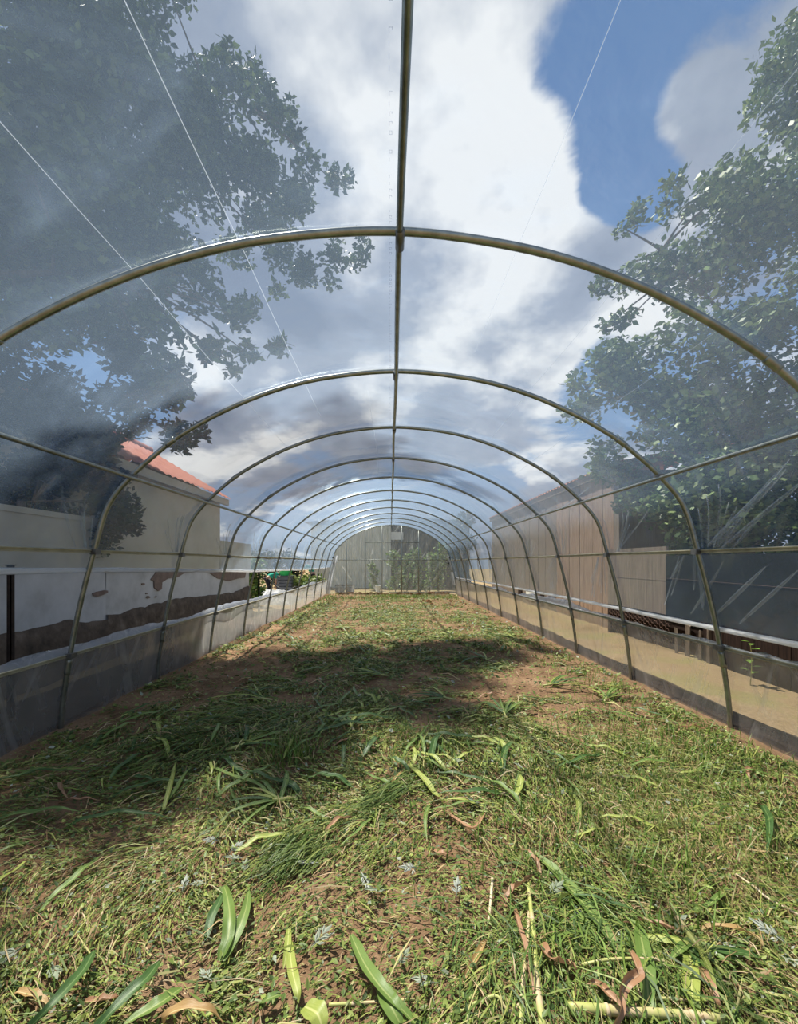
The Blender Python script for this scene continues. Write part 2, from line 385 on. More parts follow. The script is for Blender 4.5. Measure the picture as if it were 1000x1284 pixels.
# ================================================================== ground
def hfloor(x, y):
    x = np.asarray(x, float); y = np.asarray(y, float)
    h = (vnoise(x, y, .9, 1) - .5) * .07 + (vnoise(x, y, 2.6, 2) - .5) * .045 + (vnoise(x, y, 8, 3) - .5) * .022 + (vnoise(x, y, 21, 4) - .5) * .010
    edge = np.clip((np.abs(x - CX) - 2.55) / .45, 0, 1)
    h = h * (1 - .6 * edge) - .03 * edge
    h = h + .05 * np.exp(-((y - 18.2) / .3) ** 2) * (vnoise(x, y, 3, 5))                        # clods thrown up along the far end
    return h
nx, ny = 260, 640
xs = np.linspace(-3.12 + CX, 3.12 + CX, nx); ys = np.r_[np.linspace(-2.6, 7, int(ny * .68)), np.linspace(7, 19.0, ny - int(ny * .68) + 1)[1:]]
XX, YY = np.meshgrid(xs, ys, indexing='ij')
fl = obj('floor', np.stack([XX, YY, hfloor(XX, YY)], -1).reshape(-1, 3), gridfaces(nx, len(ys)), 'soil', smooth=True)
tag(fl, 'bare brown soil floor of the tunnel under the mown greens', 'soil floor', kind='structure')
fl.data.flip_normals()

def ground_out():
    xs = np.r_[-60, -30, np.linspace(-14, 14, 113), 30, 60]; ys = np.r_[-30, -10, np.linspace(-4, 32, 145), 50, 90]
    X, Y = np.meshgrid(xs, ys, indexing='ij')
    h = (vnoise(X, Y, .7, 6) - .5) * .06 + (vnoise(X, Y, 3, 7) - .5) * .03 - .045
    inside = (np.abs(X - CX) < 3.3) & (Y < 19.2)
    h = np.where(inside, -.16, h)
    o = obj('ground', np.stack([X, Y, h], -1).reshape(-1, 3), gridfaces(len(xs), len(ys)), 'yard', smooth=True)
    o.data.flip_normals()
    tag(o, 'trodden tan earth of the yard around the tunnel', 'ground', kind='structure')
ground_out()

def shade_strip(name, side, label, amp, yend=18.8):  # dark ground strip added along a skirt film, imitating the shade there
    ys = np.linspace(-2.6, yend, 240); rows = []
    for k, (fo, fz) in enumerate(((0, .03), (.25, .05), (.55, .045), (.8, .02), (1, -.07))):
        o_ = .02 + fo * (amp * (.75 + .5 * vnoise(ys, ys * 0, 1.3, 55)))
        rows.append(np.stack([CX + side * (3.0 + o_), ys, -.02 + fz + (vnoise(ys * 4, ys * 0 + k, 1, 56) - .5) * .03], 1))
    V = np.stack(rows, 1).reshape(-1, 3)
    tag(obj(name, V, gridfaces(len(ys), 5), 'shade_strip', smooth=True), label, 'earth bank', kind='structure')  # strip stands in for shade, no earth is banked up here
shade_strip('shade_trim_1', 1, 'dark soil strip standing in for the shade outside the right skirt film', .34)
shade_strip('shade_trim_2', -1, 'dark soil strip standing in for the shade outside the left skirt film, up to the plinth', 1.0, 12.3)  # widened to darken the whole shaded gap up to the house

# ================================================================== tunnel frame
frame = empty('tunnel_frame', (CX, 0, 0))
tag(frame, 'galvanised steel hoop frame of the long plastic tunnel with ridge pipe and rails', 'tunnel frame')
def hoop_skew(k):       # the first hoop in view stands a little askew, its right foot further in
    return .048 if k == 2 else 0.0
s_h = np.linspace(.0, ARC, 110)
def hoop(k, y):
    p = prof_at(s_h); sk = hoop_skew(k)
    yy = y + sk * (p[:, 0] - CX) + (-.03 if k == 2 else 0)
    h = obj('hoop', *tube(np.stack([p[:, 0], yy, p[:, 1] - 0.0], 1), .0205, 10), 'steel', frame, smooth=True)
    yat = lambda x: y + sk * (x - CX) + (-.03 if k == 2 else 0)
    for s in (s_left(2.52), s_right(2.52)):           # couplers where the bent pipe sections meet
        ss = np.linspace(s - .05, s + .05, 6); q = prof_at(ss)
        obj('coupler', *tube(np.stack([q[:, 0], yat(q[:, 0]), q[:, 1]], 1), .0245, 10), 'steel', h, smooth=True)
    for s in (s_left(ZL - .10), s_right(ZR - .10)):   # sockets of the foot pipes
        ss = np.linspace(s - .07, s + .07, 6); q = prof_at(ss)
        obj('foot_socket', *tube(np.stack([q[:, 0], yat(q[:, 0]), q[:, 1]], 1), .025, 10), 'steel', h, smooth=True)
    for z, off in ((ZM, -.025), (ZP, -.025)):
        for sf in (s_left, s_right):
            s = float(sf(z)); q = prof_at(s); n = prof_n(s)
            c = np.array([q[0] + n[0] * off * .5, yat(q[0]), q[1] + n[1] * off * .5])
            obj('clamp', *box(c[0] - .026, c[0] + .026, c[1] - .034, c[1] + .034, c[2] - .024, c[2] + .024), 'clamp', h)
    for z, sf in ((ZL, s_left), (ZR, s_right)):
        s = float(sf(z)); q = prof_at(s); n = prof_n(s)
        c = np.array([q[0] - n[0] * .012, yat(q[0]), q[1]])
        obj('clamp', *box(c[0] - .028, c[0] + .028, c[1] - .036, c[1] + .036, c[2] - .022, c[2] + .022), 'clamp', h)
    c = prof_at(seg[ih])
    P = np.array([(CX, yat(CX) - .05, c[1] - .034), (CX, yat(CX) + .07, c[1] - .034)])
    obj('ridge_clamp', *tube(P, .0235, 10), 'clamp', h, smooth=True)
    return h
for k, y in enumerate(HY): hoop(k, y)
def rail(name, sf, z, off, r, mat, wob=.004):
    s = float(sf(z)); q = prof_at(s); n = prof_n(s)
    yy = np.linspace(YA, YB + .02, 60)
    x = q[0] + n[0] * off + 0 * yy; zz = q[1] + n[1] * off + (vnoise(yy, yy * 0, .7, 8) - .5) * wob * 2
    return obj(name, *tube(np.stack([x, yy, zz], 1), r, 8), mat, frame, smooth=True)
zc_ = prof[ih, 1]
yy = np.linspace(YA, YB + .02, 80)
obj('ridge_pipe', *tube(np.stack([CX + .004 * np.sin(yy * 2), yy, zc_ - .036 + .006 * np.sin(yy * 1.3)], 1), .0175, 10), 'steel', frame, smooth=True)
for sf in (s_left, s_right):
    rail('shoulder_purlin', sf, ZP, -.034, .0165, 'steel')
def channel(name, sf, z, off, w, h, mat):
    s = float(sf(z)); q = prof_at(s); n = prof_n(s); t_ = np.array([n[1], -n[0]])
    c = q + n * off
    yy = np.linspace(YA, YB + .02, 50); wob = (vnoise(yy, yy * 0 + 3, .6, 9) - .5) * .008
    cs = [c + n * a * w / 2 + t_ * b * h / 2 for a, b in ((-1, -1), (-1, -.45), (-.3, -.45), (-.3, .45), (-1, .45), (-1, 1), (1, 1), (1, -1))]
    V = np.array([[(p[0], y, p[1] + wz) for p in cs] for y, wz in zip(yy, wob)]).reshape(-1, 3); m = len(cs)
    F = [(i * m + j, i * m + (j + 1) % m, (i + 1) * m + (j + 1) % m, (i + 1) * m + j) for i in range(len(yy) - 1) for j in range(m)]
    return obj(name, V, F, mat, frame)
for sf, zl in ((s_left, ZL), (s_right, ZR)):
    channel('middle_rail', sf, ZM, .010, .020, .030, 'batten')
    channel('lower_rail', sf, zl, .012, .020, .028, 'steel' if sf is s_right else 'batten')
# far end frame: posts and cross bars of the gable
for X in (-2.0, -1.13, -.37, .53, 1.30, 2.19):
    top = np.interp(abs(X - CX), hw(np.linspace(1.2, zc_, 200))[::-1], np.linspace(1.2, zc_, 200)[::-1])
    r = .021 if X in (.53, 1.30) else .015
    obj('gable_post', *tube(np.array([(X, YB + .0, -.15), (X, YB + .0, top)]), r, 8), 'steel', frame, smooth=True)
for z, a, b in ((2.36, -1.13, 1.30), (1.555, -hw(1.555) + CX, hw(1.555) + CX)):
    obj('gable_bar', *tube(np.array([(a, YB - .03, z), (b, YB - .03, z)]), .016, 8), 'steel', frame, smooth=True)

# ================================================================== film cover
def film_sheet(name, s0f, s1f, ns, dy, mat, off=.030, parent=None, ripple=.006, y0=YA, y1=YB + .05):
    ny = int((y1 - y0) / dy) + 1; yy = np.linspace(y0, y1, ny); sv = np.linspace(0, 1, ns)
    Y, U = np.meshgrid(yy, sv, indexing='ij')
    S = s0f(yy)[:, None] * (1 - U) + s1f(yy)[:, None] * U
    p = prof_at(S); n = prof_n(S)
    ph = (Y - Y0) / BAY; ph = ph - np.floor(ph)
    sag = -.020 * np.sin(math.pi * ph) ** .8                       # pulled flat between the hoops
    w = (vnoise(Y * 3.2 + S * 1.2, S * .8 - Y * .4, 1.0, 12) - .5) * ripple * 2 + (vnoise(Y * 9 - S * 2, S * .9, 1.0, 13) - .5) * ripple
    o_ = off + (sag + w) * np.clip(np.abs(np.sin(math.pi * ph)) * 1.5, 0, 1)
    V = np.stack([p[..., 0] + n[..., 0] * o_, Y, p[..., 1] + n[..., 1] * o_], -1).reshape(-1, 3)
    return obj(name, V, gridfaces(ny, ns), mat, parent, smooth=True, uv=np.stack([Y, S], -1).reshape(-1, 2))
roof = film_sheet('ceiling', lambda y: s_left(hem_left(y)), lambda y: s_right(hem_right(y)), 120, .075, 'film_roof')
tag(roof, 'clear plastic film stretched over the hoops from hem to hem', 'film cover', kind='structure')
for side, sf, hem in ((-1, s_left, hem_left), (1, s_right, hem_right)):
    yy = np.linspace(YA, YB - 1.0 if side < 0 else YB - .3, 260)
    s = sf(hem(yy)); p = prof_at(s); n = prof_n(s)
    rr = (.021 if side < 0 else .020) + .005 * vnoise(yy, yy * 0, 5, 14) + .003 * vnoise(yy, yy * 0, 16, 15)
    P = np.stack([p[:, 0] + n[:, 0] * .034, yy, p[:, 1] - .012 + (vnoise(yy, yy * 0, 2.2, 16) - .5) * .012], 1)
    v, f = tube(P, rr, 8)
    uvh = np.stack([v[:, 1], np.tile(np.arange(8) / 8., len(P))], 1)
    obj('rolled_hem', v, f, 'film_roll', roof, smooth=True, uv=uvh)
# fold lines that run along the sheet, from its folds on the roll
def crease(px, py, y0, y1, w=.0028):
    # find where this fold lies on the profile: the ray to the pixel meets the film
    best = min(((abs((prof_at(s)[1] - EYE) / (prof_at(s)[0] + 1e-9) - (CYP - py) / (px - CXP)) if (prof_at(s)[0] > 0) == (px > CXP) and prof_at(s)[1] > 1.6 else 9), s) for s in np.linspace(0, ARC, 1500))[1]
    yy = np.linspace(y0, y1, 90)
    S = best + (vnoise(yy, yy * 0, .5, int(px)) - .5) * .03
    V = []
    for d, e in ((-w / 2, 0), (0, -.003), (w / 2, 0)):
        p = prof_at(S + d); n = prof_n(S)
        ph = (yy - Y0) / BAY; ph = ph - np.floor(ph); sag = .026 + e - .024 * np.sin(math.pi * ph) ** .8
        V.append(np.stack([p[:, 0] + n[:, 0] * sag, yy, p[:, 1] + n[:, 1] * sag], 1))
    V = np.stack(V, 1).reshape(-1, 3)
    obj('crease', V, gridfaces(len(yy), 3), 'crease', roof, uv=V[:, :2])
for px, py, a, b in ((0, 160, -1, 5), (165, 20, -1, 4.5), (1000, 85, -1, 5), (775, 0, -1, 3.2), (1000, 345, -1, 5.6), (400, 0, 4, 8)): crease(px, py, a, b)
# pleats where the sheet is pulled towards the clamps
def pleat(sa, ya, sb, yb, w):
    t = np.linspace(0, 1, 12); S = sa + (sb - sa) * t; Yp = ya + (yb - ya) * t
    ww = w * np.sin(math.pi * np.clip(t * .92 + .06, 0, 1)) ** .7
    T = np.array([sb - sa, yb - ya]); T /= np.linalg.norm(T); nrm = np.array([-T[1], T[0]]); V = []
    for u, e in ((-1, 0), (0, .010), (1, 0)):
        s_ = S + nrm[0] * u * ww / 2; y_ = Yp + nrm[1] * u * ww / 2
        ph = (y_ - Y0) / BAY; ph = ph - np.floor(ph); o_ = .030 - .022 * np.sin(math.pi * ph) ** .8 - .009 - e
        p = prof_at(s_); n = prof_n(s_); V.append(np.stack([p[:, 0] + n[:, 0] * o_, y_, p[:, 1] + n[:, 1] * o_], 1))
    V = np.stack(V, 1).reshape(-1, 3)
    obj('pleat', V, gridfaces(12, 3), 'pleat', roof, smooth=True, uv=V[:, 1:])
rp = random.Random(41)
for k in range(2, 12):
    for sf, hem, num in ((s_left, hem_left, 6), (s_right, hem_right, 14)):
        yk = HY[k]
        for j in range(num):
            up = rp.random() < .6 or sf is s_left; l = rp.uniform(.25, .6); z1 = ZM + .03 + l * .8 if up else max(float(hem(yk)) + .05, ZM - l)
            yo = rp.uniform(.1, .8) * (-1 if up else 1); y1 = yk + yo * .9; y0 = yk + yo * .35
            pleat(float(sf(ZM + (.03 if up else -.03))), y0, float(sf(min(z1, 2.2))), y1, rp.uniform(.008, .034))
for (px0, py0, px1, py1, w) in ((885, 685, 985, 588, .05), (900, 690, 1010, 600, .035), (915, 690, 960, 640, .025), (905, 665, 990, 575, .02), (865, 770, 905, 705, .03), (890, 775, 960, 710, .035), (925, 782, 1000, 715, .03), (700, 640, 738, 612, .02), (775, 690, 812, 640, .02)):
    q = []
    for px, py in ((px0, py0), (px1, py1)):
        best = min(np.linspace(seg[ih] + .2, ARC - .4, 1200), key=lambda s_: abs((prof_at(s_)[1] - EYE) * (px - CXP) - (CYP - py) * prof_at(s_)[0])); X = prof_at(best)[0]; q.append((best, X * FPX / (px - CXP)))
    pleat(q[0][0], q[0][1], q[1][0], q[1][1], w)
# faded print beside the ridge: a broken row of small marks too worn to read
V = []; F = []
y = 1.15
while y < 6.0:
    x0 = CX - .055; z = zc_ + .012
    kind = random.random()
    def stroke(xa, xb, ya, yb):
        b = len(V); V.extend([(xa, ya, z), (xb, ya, z), (xb, yb, z), (xa, yb, z)]); F.append((b, b + 1, b + 2, b + 3))
    w, h, t_ = .013, .015, .0022
    stroke(x0, x0 + t_, y, y + h)
    if kind > .3: stroke(x0, x0 + w, y, y + t_)
    if kind > .5: stroke(x0 + w - t_, x0 + w, y, y + h * (.5 if kind < .75 else 1))
    if kind > .65: stroke(x0, x0 + w, y + h - t_, y + h)
    y += .034 if random.random() > .2 else .075
obj('print_strip', V, F, 'print', roof, uv=np.array(V)[:, :2])

wl = film_sheet('wall_left', lambda y: s_left(-.06 + 0 * y), lambda y: s_left(ZL + 0 * y), 26, .05, 'film_skirt', .026, ripple=.012)
tag(wl, 'grey plastic skirt film along the foot of the tunnel beside the white house wall', 'film skirt', kind='structure')
wr = film_sheet('wall_right', lambda y: s_right(ZR + 0 * y), lambda y: s_right(-.06 + 0 * y), 26, .05, 'film_skirt', .026, ripple=.012)
tag(wr, 'tan looking plastic skirt film along the foot of the tunnel beside the dark fence', 'film skirt', kind='structure')
def flap(parent, sf, z, side, amp, seed):
    yy = np.linspace(YA, YB - .6, 420); s = float(sf(z)); q = prof_at(s)
    slack = np.clip(vnoise(yy, yy * 0, .75, seed) * 1.5 - .35, .12, 1) * amp
    out = .03 + slack * .8
    rows = []
    for a, (fo, fz) in enumerate(((.0, .0), (.35, .55), (.7, 1.0), (1.05, .8), (1.15, .1), (1.05, -.8))):
        j = (vnoise(yy * 6 + a * 1.3, yy * 0 + a * .7, 1.0, seed + 1) - .5) * .035 * (a > 0)
        rows.append(np.stack([q[0] + side * (.012 + out * fo + j * .6), yy, z + .012 + slack * fz * (1 if fz > 0 else .25) + j], 1))
    V = np.stack(rows, 1); n = V.shape[1]
    uv = np.stack([np.repeat(yy, n), np.tile(np.arange(n) * .08, len(yy))], 1)
    obj('loose_flap', V.reshape(-1, 3), gridfaces(len(yy), n), 'film_flap', parent, smooth=True, uv=uv)
flap(wl, s_left, ZL, -1, .085, 21)
flap(wr, s_right, ZR, 1, .10, 31)

# far gable film with slack diagonal pleats
zz = np.linspace(-.05, zc_ - .002, 70); nu = 150
U = np.linspace(-1, 1, nu)
W_ = hw(zz)
Xg = CX + W_[:, None] * U[None, :]; Zg = np.repeat(zz[:, None], nu, 1)
lean = .45 * Xg * (1 - Zg / 3.2)
pl = np.sin((Xg + lean * .6 + .35 * Zg * np.sign(.2 - Xg)) * 15 + 4 * vnoise(Xg, Zg, .8, 41)) * .016 * vnoise(Xg, Zg, 1.1, 42)
Yg = YB + .035 + pl * np.clip((1 - np.abs(U))[None, :] * 8, 0, 1)
end = obj('wall_back', np.stack([Xg, Yg, Zg], -1).reshape(-1, 3), gridfaces(len(zz), nu), 'film_end', smooth=True, uv=np.stack([Xg + .30 * Zg * np.sign(.2 - Xg), Zg], -1).reshape(-1, 2))
tag(end, 'slack pleated plastic film closing the far gable of the tunnel', 'gable film', kind='structure')
for side, z0, z1, w in ((-1, .0, 1.75, .24), (1, .40, 1.0, .14), (1, 1.1, 1.75, .07)):      # bundled corners of the gable film
    zz2 = np.linspace(z0, z1, 24); rows = []
    for a in np.linspace(0, 1, 9):
        x = CX + side * (hw(zz2) - .01 - a * w * (1 - .25 * vnoise(zz2, zz2 * 0 + a, 2, 5)))
        rows.append(np.stack([x, YB - .05 - .10 * np.sin(a * math.pi) - .03 * vnoise(zz2 * 3, zz2 * 0 + a * 5, 1, 51), zz2], 1))
    Vv = np.stack(rows, 1)
    obj('gathered_corner', Vv.reshape(-1, 3), gridfaces(24, 9), 'film_white', end, smooth=True, uv=np.stack([Vv[..., 0], Vv[..., 2]], -1).reshape(-1, 2))
for side in (-1, 1):
    for z in (1.40, 1.66):
        x = CX + side * (hw(z) + .0 - (.12 if z < 1.5 else 0))
        obj('film_clip', *box(x - .03, x + .03, YB - .16, YB - .10, z - .035, z + .035), 'blackrub', end)

# ================================================================== the house and wall on the left
HX = -4.3
def tri_fan_slab(poly, x, t):
    """flat patch with a thickness on a wall at x; poly in (y, z)"""
    n = len(poly)
    V = [(x, y, z) for y, z in poly] + [(x + t, y, z) for y, z in poly]
    F = [tuple(range(n - 1, -1, -1)), tuple(range(n, 2 * n))] + [(i, (i + 1) % n, n + (i + 1) % n, n + i) for i in range(n)]
    return V, F
def yz(px, py, X=HX):
    p = atx(px, py, X); return (p[1], p[2])
def wall_panel(x0, x1, y0, y1, z0, z1, seed):
    """wall with an uneven trowelled face towards the tunnel"""
    ys = np.linspace(y0, y1, int((y1 - y0) / .12) + 2); zs = np.linspace(z0, z1, int((z1 - z0) / .12) + 2)
    Y, Z = np.meshgrid(ys, zs, indexing='ij')
    X = x1 + (vnoise(Y, Z, 1.5, seed) - .5) * .02
    V = np.stack([X, Y, Z], -1).reshape(-1, 3); F = [tuple(f) for f in gridfaces(len(ys), len(zs))]
    vb, fb = box(x0, x1 - .02, y0, y1, z0, z1)
    return join((V, F), (vb, fb))
def plinth(y0, y1, ztop, parent, seed):
    ys = np.linspace(y0, y1, int((y1 - y0) / .07)); rows = []
    zt = ztop + (vnoise(ys, ys * 0, 1.1, seed) - .5) * .16 + (vnoise(ys, ys * 0, 6, seed + 1) - .5) * .06
    for k, (fz, fx) in enumerate(((0, .11), (.25, .10), (.5, .075), (.75, .06), (1, .03), (1.0, -.03))):
        z = -.12 + (zt + .12) * fz
        rows.append(np.stack([HX + fx + (vnoise(ys * 5, ys * 0 + k * 3.1, 1, seed + 2) - .5) * .04, ys, z], 1))
    V = np.stack(rows, 1); obj('plinth', V.reshape(-1, 3), gridfaces(len(ys), 6), 'plinth', parent, smooth=False)
YE, YC, YH = 12.4, 10.2, 6.15         # house corner; where the garden wall meets the house
gw = empty('garden_wall', (HX, 2.0, 0))
tag(gw, 'low white limewashed garden wall with a dark damp foot adjoining the house', 'wall')
obj('wall', *wall_panel(HX - .22, HX, -2.5, YH, -.1, 2.02, 61), 'plaster', gw)
obj('coping', *box(HX - .26, HX + .05, -2.5, YH, 2.02, 2.09), 'beige', gw)
obj('upper_band', *box(HX - .05, HX + .035, -2.5, YH, 1.37, 2.02), 'beige', gw)
plinth(-2.5, YH, .62, gw, 62)
obj('bare_patch', *tri_fan_slab([yz(115, 744), yz(120, 742), yz(130, 740), yz(134, 740.5), yz(134, 743), yz(128, 746), yz(121, 748), yz(116, 747)], HX - .012, .03), 'render_old', gw)
house = empty('house', (HX - 1.6, 9.2, 0))
tag(house, 'single storey white house with peeling plaster and a red tiled roof', 'house')
obj('wall', *wall_panel(HX - .25, HX, YH, YC, -.1, 3.0, 65), 'plaster', house)
obj('wall', *box(HX - 3.3, HX - .25, YC - .25, YC, -.1, 3.0), 'plaster', house)
obj('wall', *box(HX - 3.3, HX - .25, YH, YH + .25, -.1, 3.0), 'beige', house)
obj('wall', *box(HX - 3.3, HX - 3.05, YH + .25, YC - .25, -.1, 3.0), 'plaster', house)
obj('upper_band', *box(HX - .05, HX + .035, YH, YC, 1.30, 3.0), 'beige', house)
obj('low_wall', *wall_panel(HX - .22, HX, YC, YE, -.1, 1.95, 66), 'plaster', house)
obj('low_wall_coping', *box(HX - .26, HX + .045, YC, YE + .03, 1.20, 2.0), 'beige', house)
plinth(YH, YE, .66, house, 67)
crp = lambda x, y: yz(150 + x / 5.556, 700 + y / 5.556)
obj('bare_patch', *tri_fan_slab([(crp(255, 60)[0], 1.302), crp(240, 110), crp(212, 148), crp(234, 160), crp(236, 205), crp(265, 228), crp(288, 215), crp(291, 168), crp(330, 142), crp(400, 132), crp(440, 106), crp(520, 95), (crp(560, 60)[0], 1.302)], HX - .012, .03), 'render_old', house)
obj('bare_patch', *tri_fan_slab([(crp(600, 60)[0], 1.202), crp(628, 105), crp(680, 140), crp(720, 150), crp(760, 158), crp(830, 138), crp(868, 136), (crp(880, 60)[0], 1.202)], HX - .012, .03), 'render_old', house)
for (a, b, r) in ((800, 250, 6), (822, 238, 5), (820, 252, 4), (872, 225, 7), (160, 180, 8), (195, 270, 9), (185, 245, 5), (250, 268, 4)):
    obj('chip', *tri_fan_slab([crp(a + r * 1.4 * math.cos(q) * (1 + .3 * math.sin(3 * q + a)), b + r * math.sin(q)) for q in np.arange(9) * .698], HX - .012, .026), 'render_old', house)
# roof: two pitched faces of rows of half round tiles
def roof_face(y0, y1, xe, ze, xr, zr):
    ny = int((y1 - y0) / .05); ys = np.linspace(y0, y1, ny); k = np.linspace(0, 1, 25)
    Yr, K = np.meshgrid(ys, k, indexing='ij')
    step = (K * 12 - np.floor(K * 12 - 1e-6)) * .03
    wave = .035 * np.abs(np.sin(Yr * math.pi / .22))
    inset = 0
    return np.stack([xe + (xr - xe) * K, Yr, ze + (zr - ze) * K + wave - step + .02], -1).reshape(-1, 3), gridfaces(ny, 25)
rf = obj('roof', *roof_face(YH - .15, YC + .0, HX + .30, 3.02, HX - 1.75, 4.25), 'roof_red', house, smooth=True)
obj('roof', *roof_face(YH - .15, YC + .0, HX - 3.7, 3.02, HX - 1.75, 4.25), 'roof_red', house, smooth=True)
obj('ridge_tile', *tube(np.array([(HX - 1.75, YH - .2, 4.27), (HX - 1.75, YC + .05, 4.27)]), .09, 8), 'roof_red', house, smooth=True)
for y in (YH + .05, YC - .2):
    obj('gable', [(HX, y, 3.0), (HX - 3.3, y, 3.0), (HX - 1.75, y, 4.18), (HX, y + .15, 3.0), (HX - 3.3, y + .15, 3.0), (HX - 1.75, y + .15, 4.18)],
        [(0, 1, 2), (5, 4, 3), (0, 3, 4, 1), (1, 4, 5, 2), (2, 5, 3, 0)], 'beige', house)
obj('eave_board', *box(HX + .20, HX + .26, YH - .15, YC, 2.86, 3.01), 'beige', house)

# dark posts standing between tunnel and house
def post(X, Y, h, lean, label):
    P = np.array([(X - .03 * lean, Y, -.12), (X, Y, h)])
    root = empty('steel_post', (X, Y, -.1)); tag(root, label, 'post')
    T = .019
    obj('shaft', *join(box(X - T, X + T, Y - T, Y - T + .006, -.12, h), box(X - T, X - T + .006, Y - T, Y + T, -.12, h), box(X + T - .006, X + T, Y - T, Y + T, -.12, h)), 'black_steel', root)
    obj('cap_plate', *box(X - .028, X + .028, Y - .028, Y + .028, h, h + .008), 'black_steel', root)
    obj('foot_plate', *box(X - .06, X + .06, Y - .06, Y + .06, -.055, -.03), 'black_steel', root)
post(-3.45, 3.70, 1.42, 1, 'rusty black steel post in front of the low garden wall')
post(-3.55, 11.0, 1.30, .3, 'rusty black steel post by the corner of the white house')

# ================================================================== trees
def leafcloud(centers, radii, counts, size, cols, seed, flat=.75, droop=.0):
    r = np.random.default_rng(seed); P = []; 
    for c, R, n in zip(centers, radii, counts):
        d = r.normal(size=(n, 3)); d /= np.linalg.norm(d, axis=1)[:, None]
        q = d * (R * (r.random(n) ** .45))[:, None]; q[:, 2] *= flat
        P.append(np.asarray(c) + q)
    P = np.vstack(P); n = len(P)
    a = r.normal(size=(n, 3)); a[:, 2] = a[:, 2] * .6 - droop; a /= np.linalg.norm(a, axis=1)[:, None]
    b = np.cross(a, r.normal(size=(n, 3))); b /= np.linalg.norm(b, axis=1)[:, None]
    L_ = size * (.6 + .8 * r.random(n))[:, None]; Wd = L_ * .30
    V = np.stack([P, P + a * L_ * .45 + b * Wd, P + a * L_, P + a * L_ * .45 - b * Wd], 1).reshape(-1, 3)
    F = np.arange(n * 4).reshape(n, 4)
    pal = np.asarray(cols); c = pal[r.integers(0, len(pal), n)] * (.7 + .6 * r.random(n))[:, None]
    return V, F, np.repeat(c, 4, 0)
def limb(p0, p1, r0, r1, bow=.15, seed=0):
    p0 = np.asarray(p0, float); p1 = np.asarray(p1, float); t = np.linspace(0, 1, 9)[:, None]
    rr = np.random.default_rng(seed); L_ = np.linalg.norm(p1 - p0)
    b = rr.normal(size=3) * .10 * L_; b[2] = abs(b[2]) + bow * L_
    return tube(p0 * (1 - t) + p1 * t + b * (t * (1 - t)), np.linspace(r0, r1, 9), 7)
def tree(name, label, base, fork, rt, clusters, per, size, cols, seed, group=None, flat=.8, twigs=True):
    root = empty(name, base); tag(root, label, 'tree', group)
    b = np.asarray(base, float); f = np.asarray(fork, float)
    t = np.linspace(-.02, 1, 10)[:, None]
    P = b * (1 - t) + f * t + np.array([.12, .06, 0]) * np.sin(t * 5); 
    obj('trunk', *tube(P, np.linspace(rt, rt * .72, 10) + rt * .35 * np.exp(-np.linspace(0, 6, 10)), 10), 'bark', root, smooth=True)
    # main limbs to the farthest boughs, lesser branches leave them on the way
    pts = [np.asarray(c, float) for c, R in clusters]; step = max(1, len(pts) // 6)
    order = sorted(range(len(pts)), key=lambda i: -np.linalg.norm(pts[i] - f)); mains = []
    for i in order[::step][:6]: mains.append(f + (pts[i] - f) * .86)
    nodes = [f]
    for i, q in enumerate(mains):
        v_, f_ = limb(f, q, rt * .26, .015, .05, seed + i); obj('branch', v_, f_, 'bark', root, smooth=True)
        nodes += [v_[k * 7:(k + 1) * 7].mean(0) for k in range(2, 9)]
    for i, c in enumerate(pts):
        if i % (3 if not twigs else 1): continue
        nn = min(nodes, key=lambda q: np.linalg.norm(q - c)); d = np.linalg.norm(nn - c)
        if .25 < d < 2.6: obj('branch', *limb(nn, c, min(.03, rt * .12), .007, .05, seed + 50 + i), 'bark', root, smooth=True)
    cs = [c for c, R in clusters]; Rs = [R for c, R in clusters]
    cnt = [max(30, int(per * R * R)) for R in Rs]
    V, F, col = leafcloud(cs, Rs, cnt, size, cols, seed, flat)
    fo = obj('foliage', V, F, 'leaf_tree', root, col=col); fo['kind'] = 'stuff'
    return root
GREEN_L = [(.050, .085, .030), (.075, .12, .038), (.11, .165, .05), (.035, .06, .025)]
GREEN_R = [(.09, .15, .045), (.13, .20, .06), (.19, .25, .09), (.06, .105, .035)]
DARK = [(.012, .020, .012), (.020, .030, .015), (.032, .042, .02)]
def subs(lst, seed, k=3, spread=.75, rs=.55, depth=.9):
    """break each pixel-placed bough into a few smaller sprays around it"""
    r = np.random.default_rng(seed); out = []
    for px, py, Y, R in lst:
        c = at(px, py, Y)
        for _ in range(k):
            d = r.normal(size=3); d /= np.linalg.norm(d); out.append((c + d * R * spread * np.array([1, depth, 1]), R * rs * (.7 + .6 * r.random())))
    return out
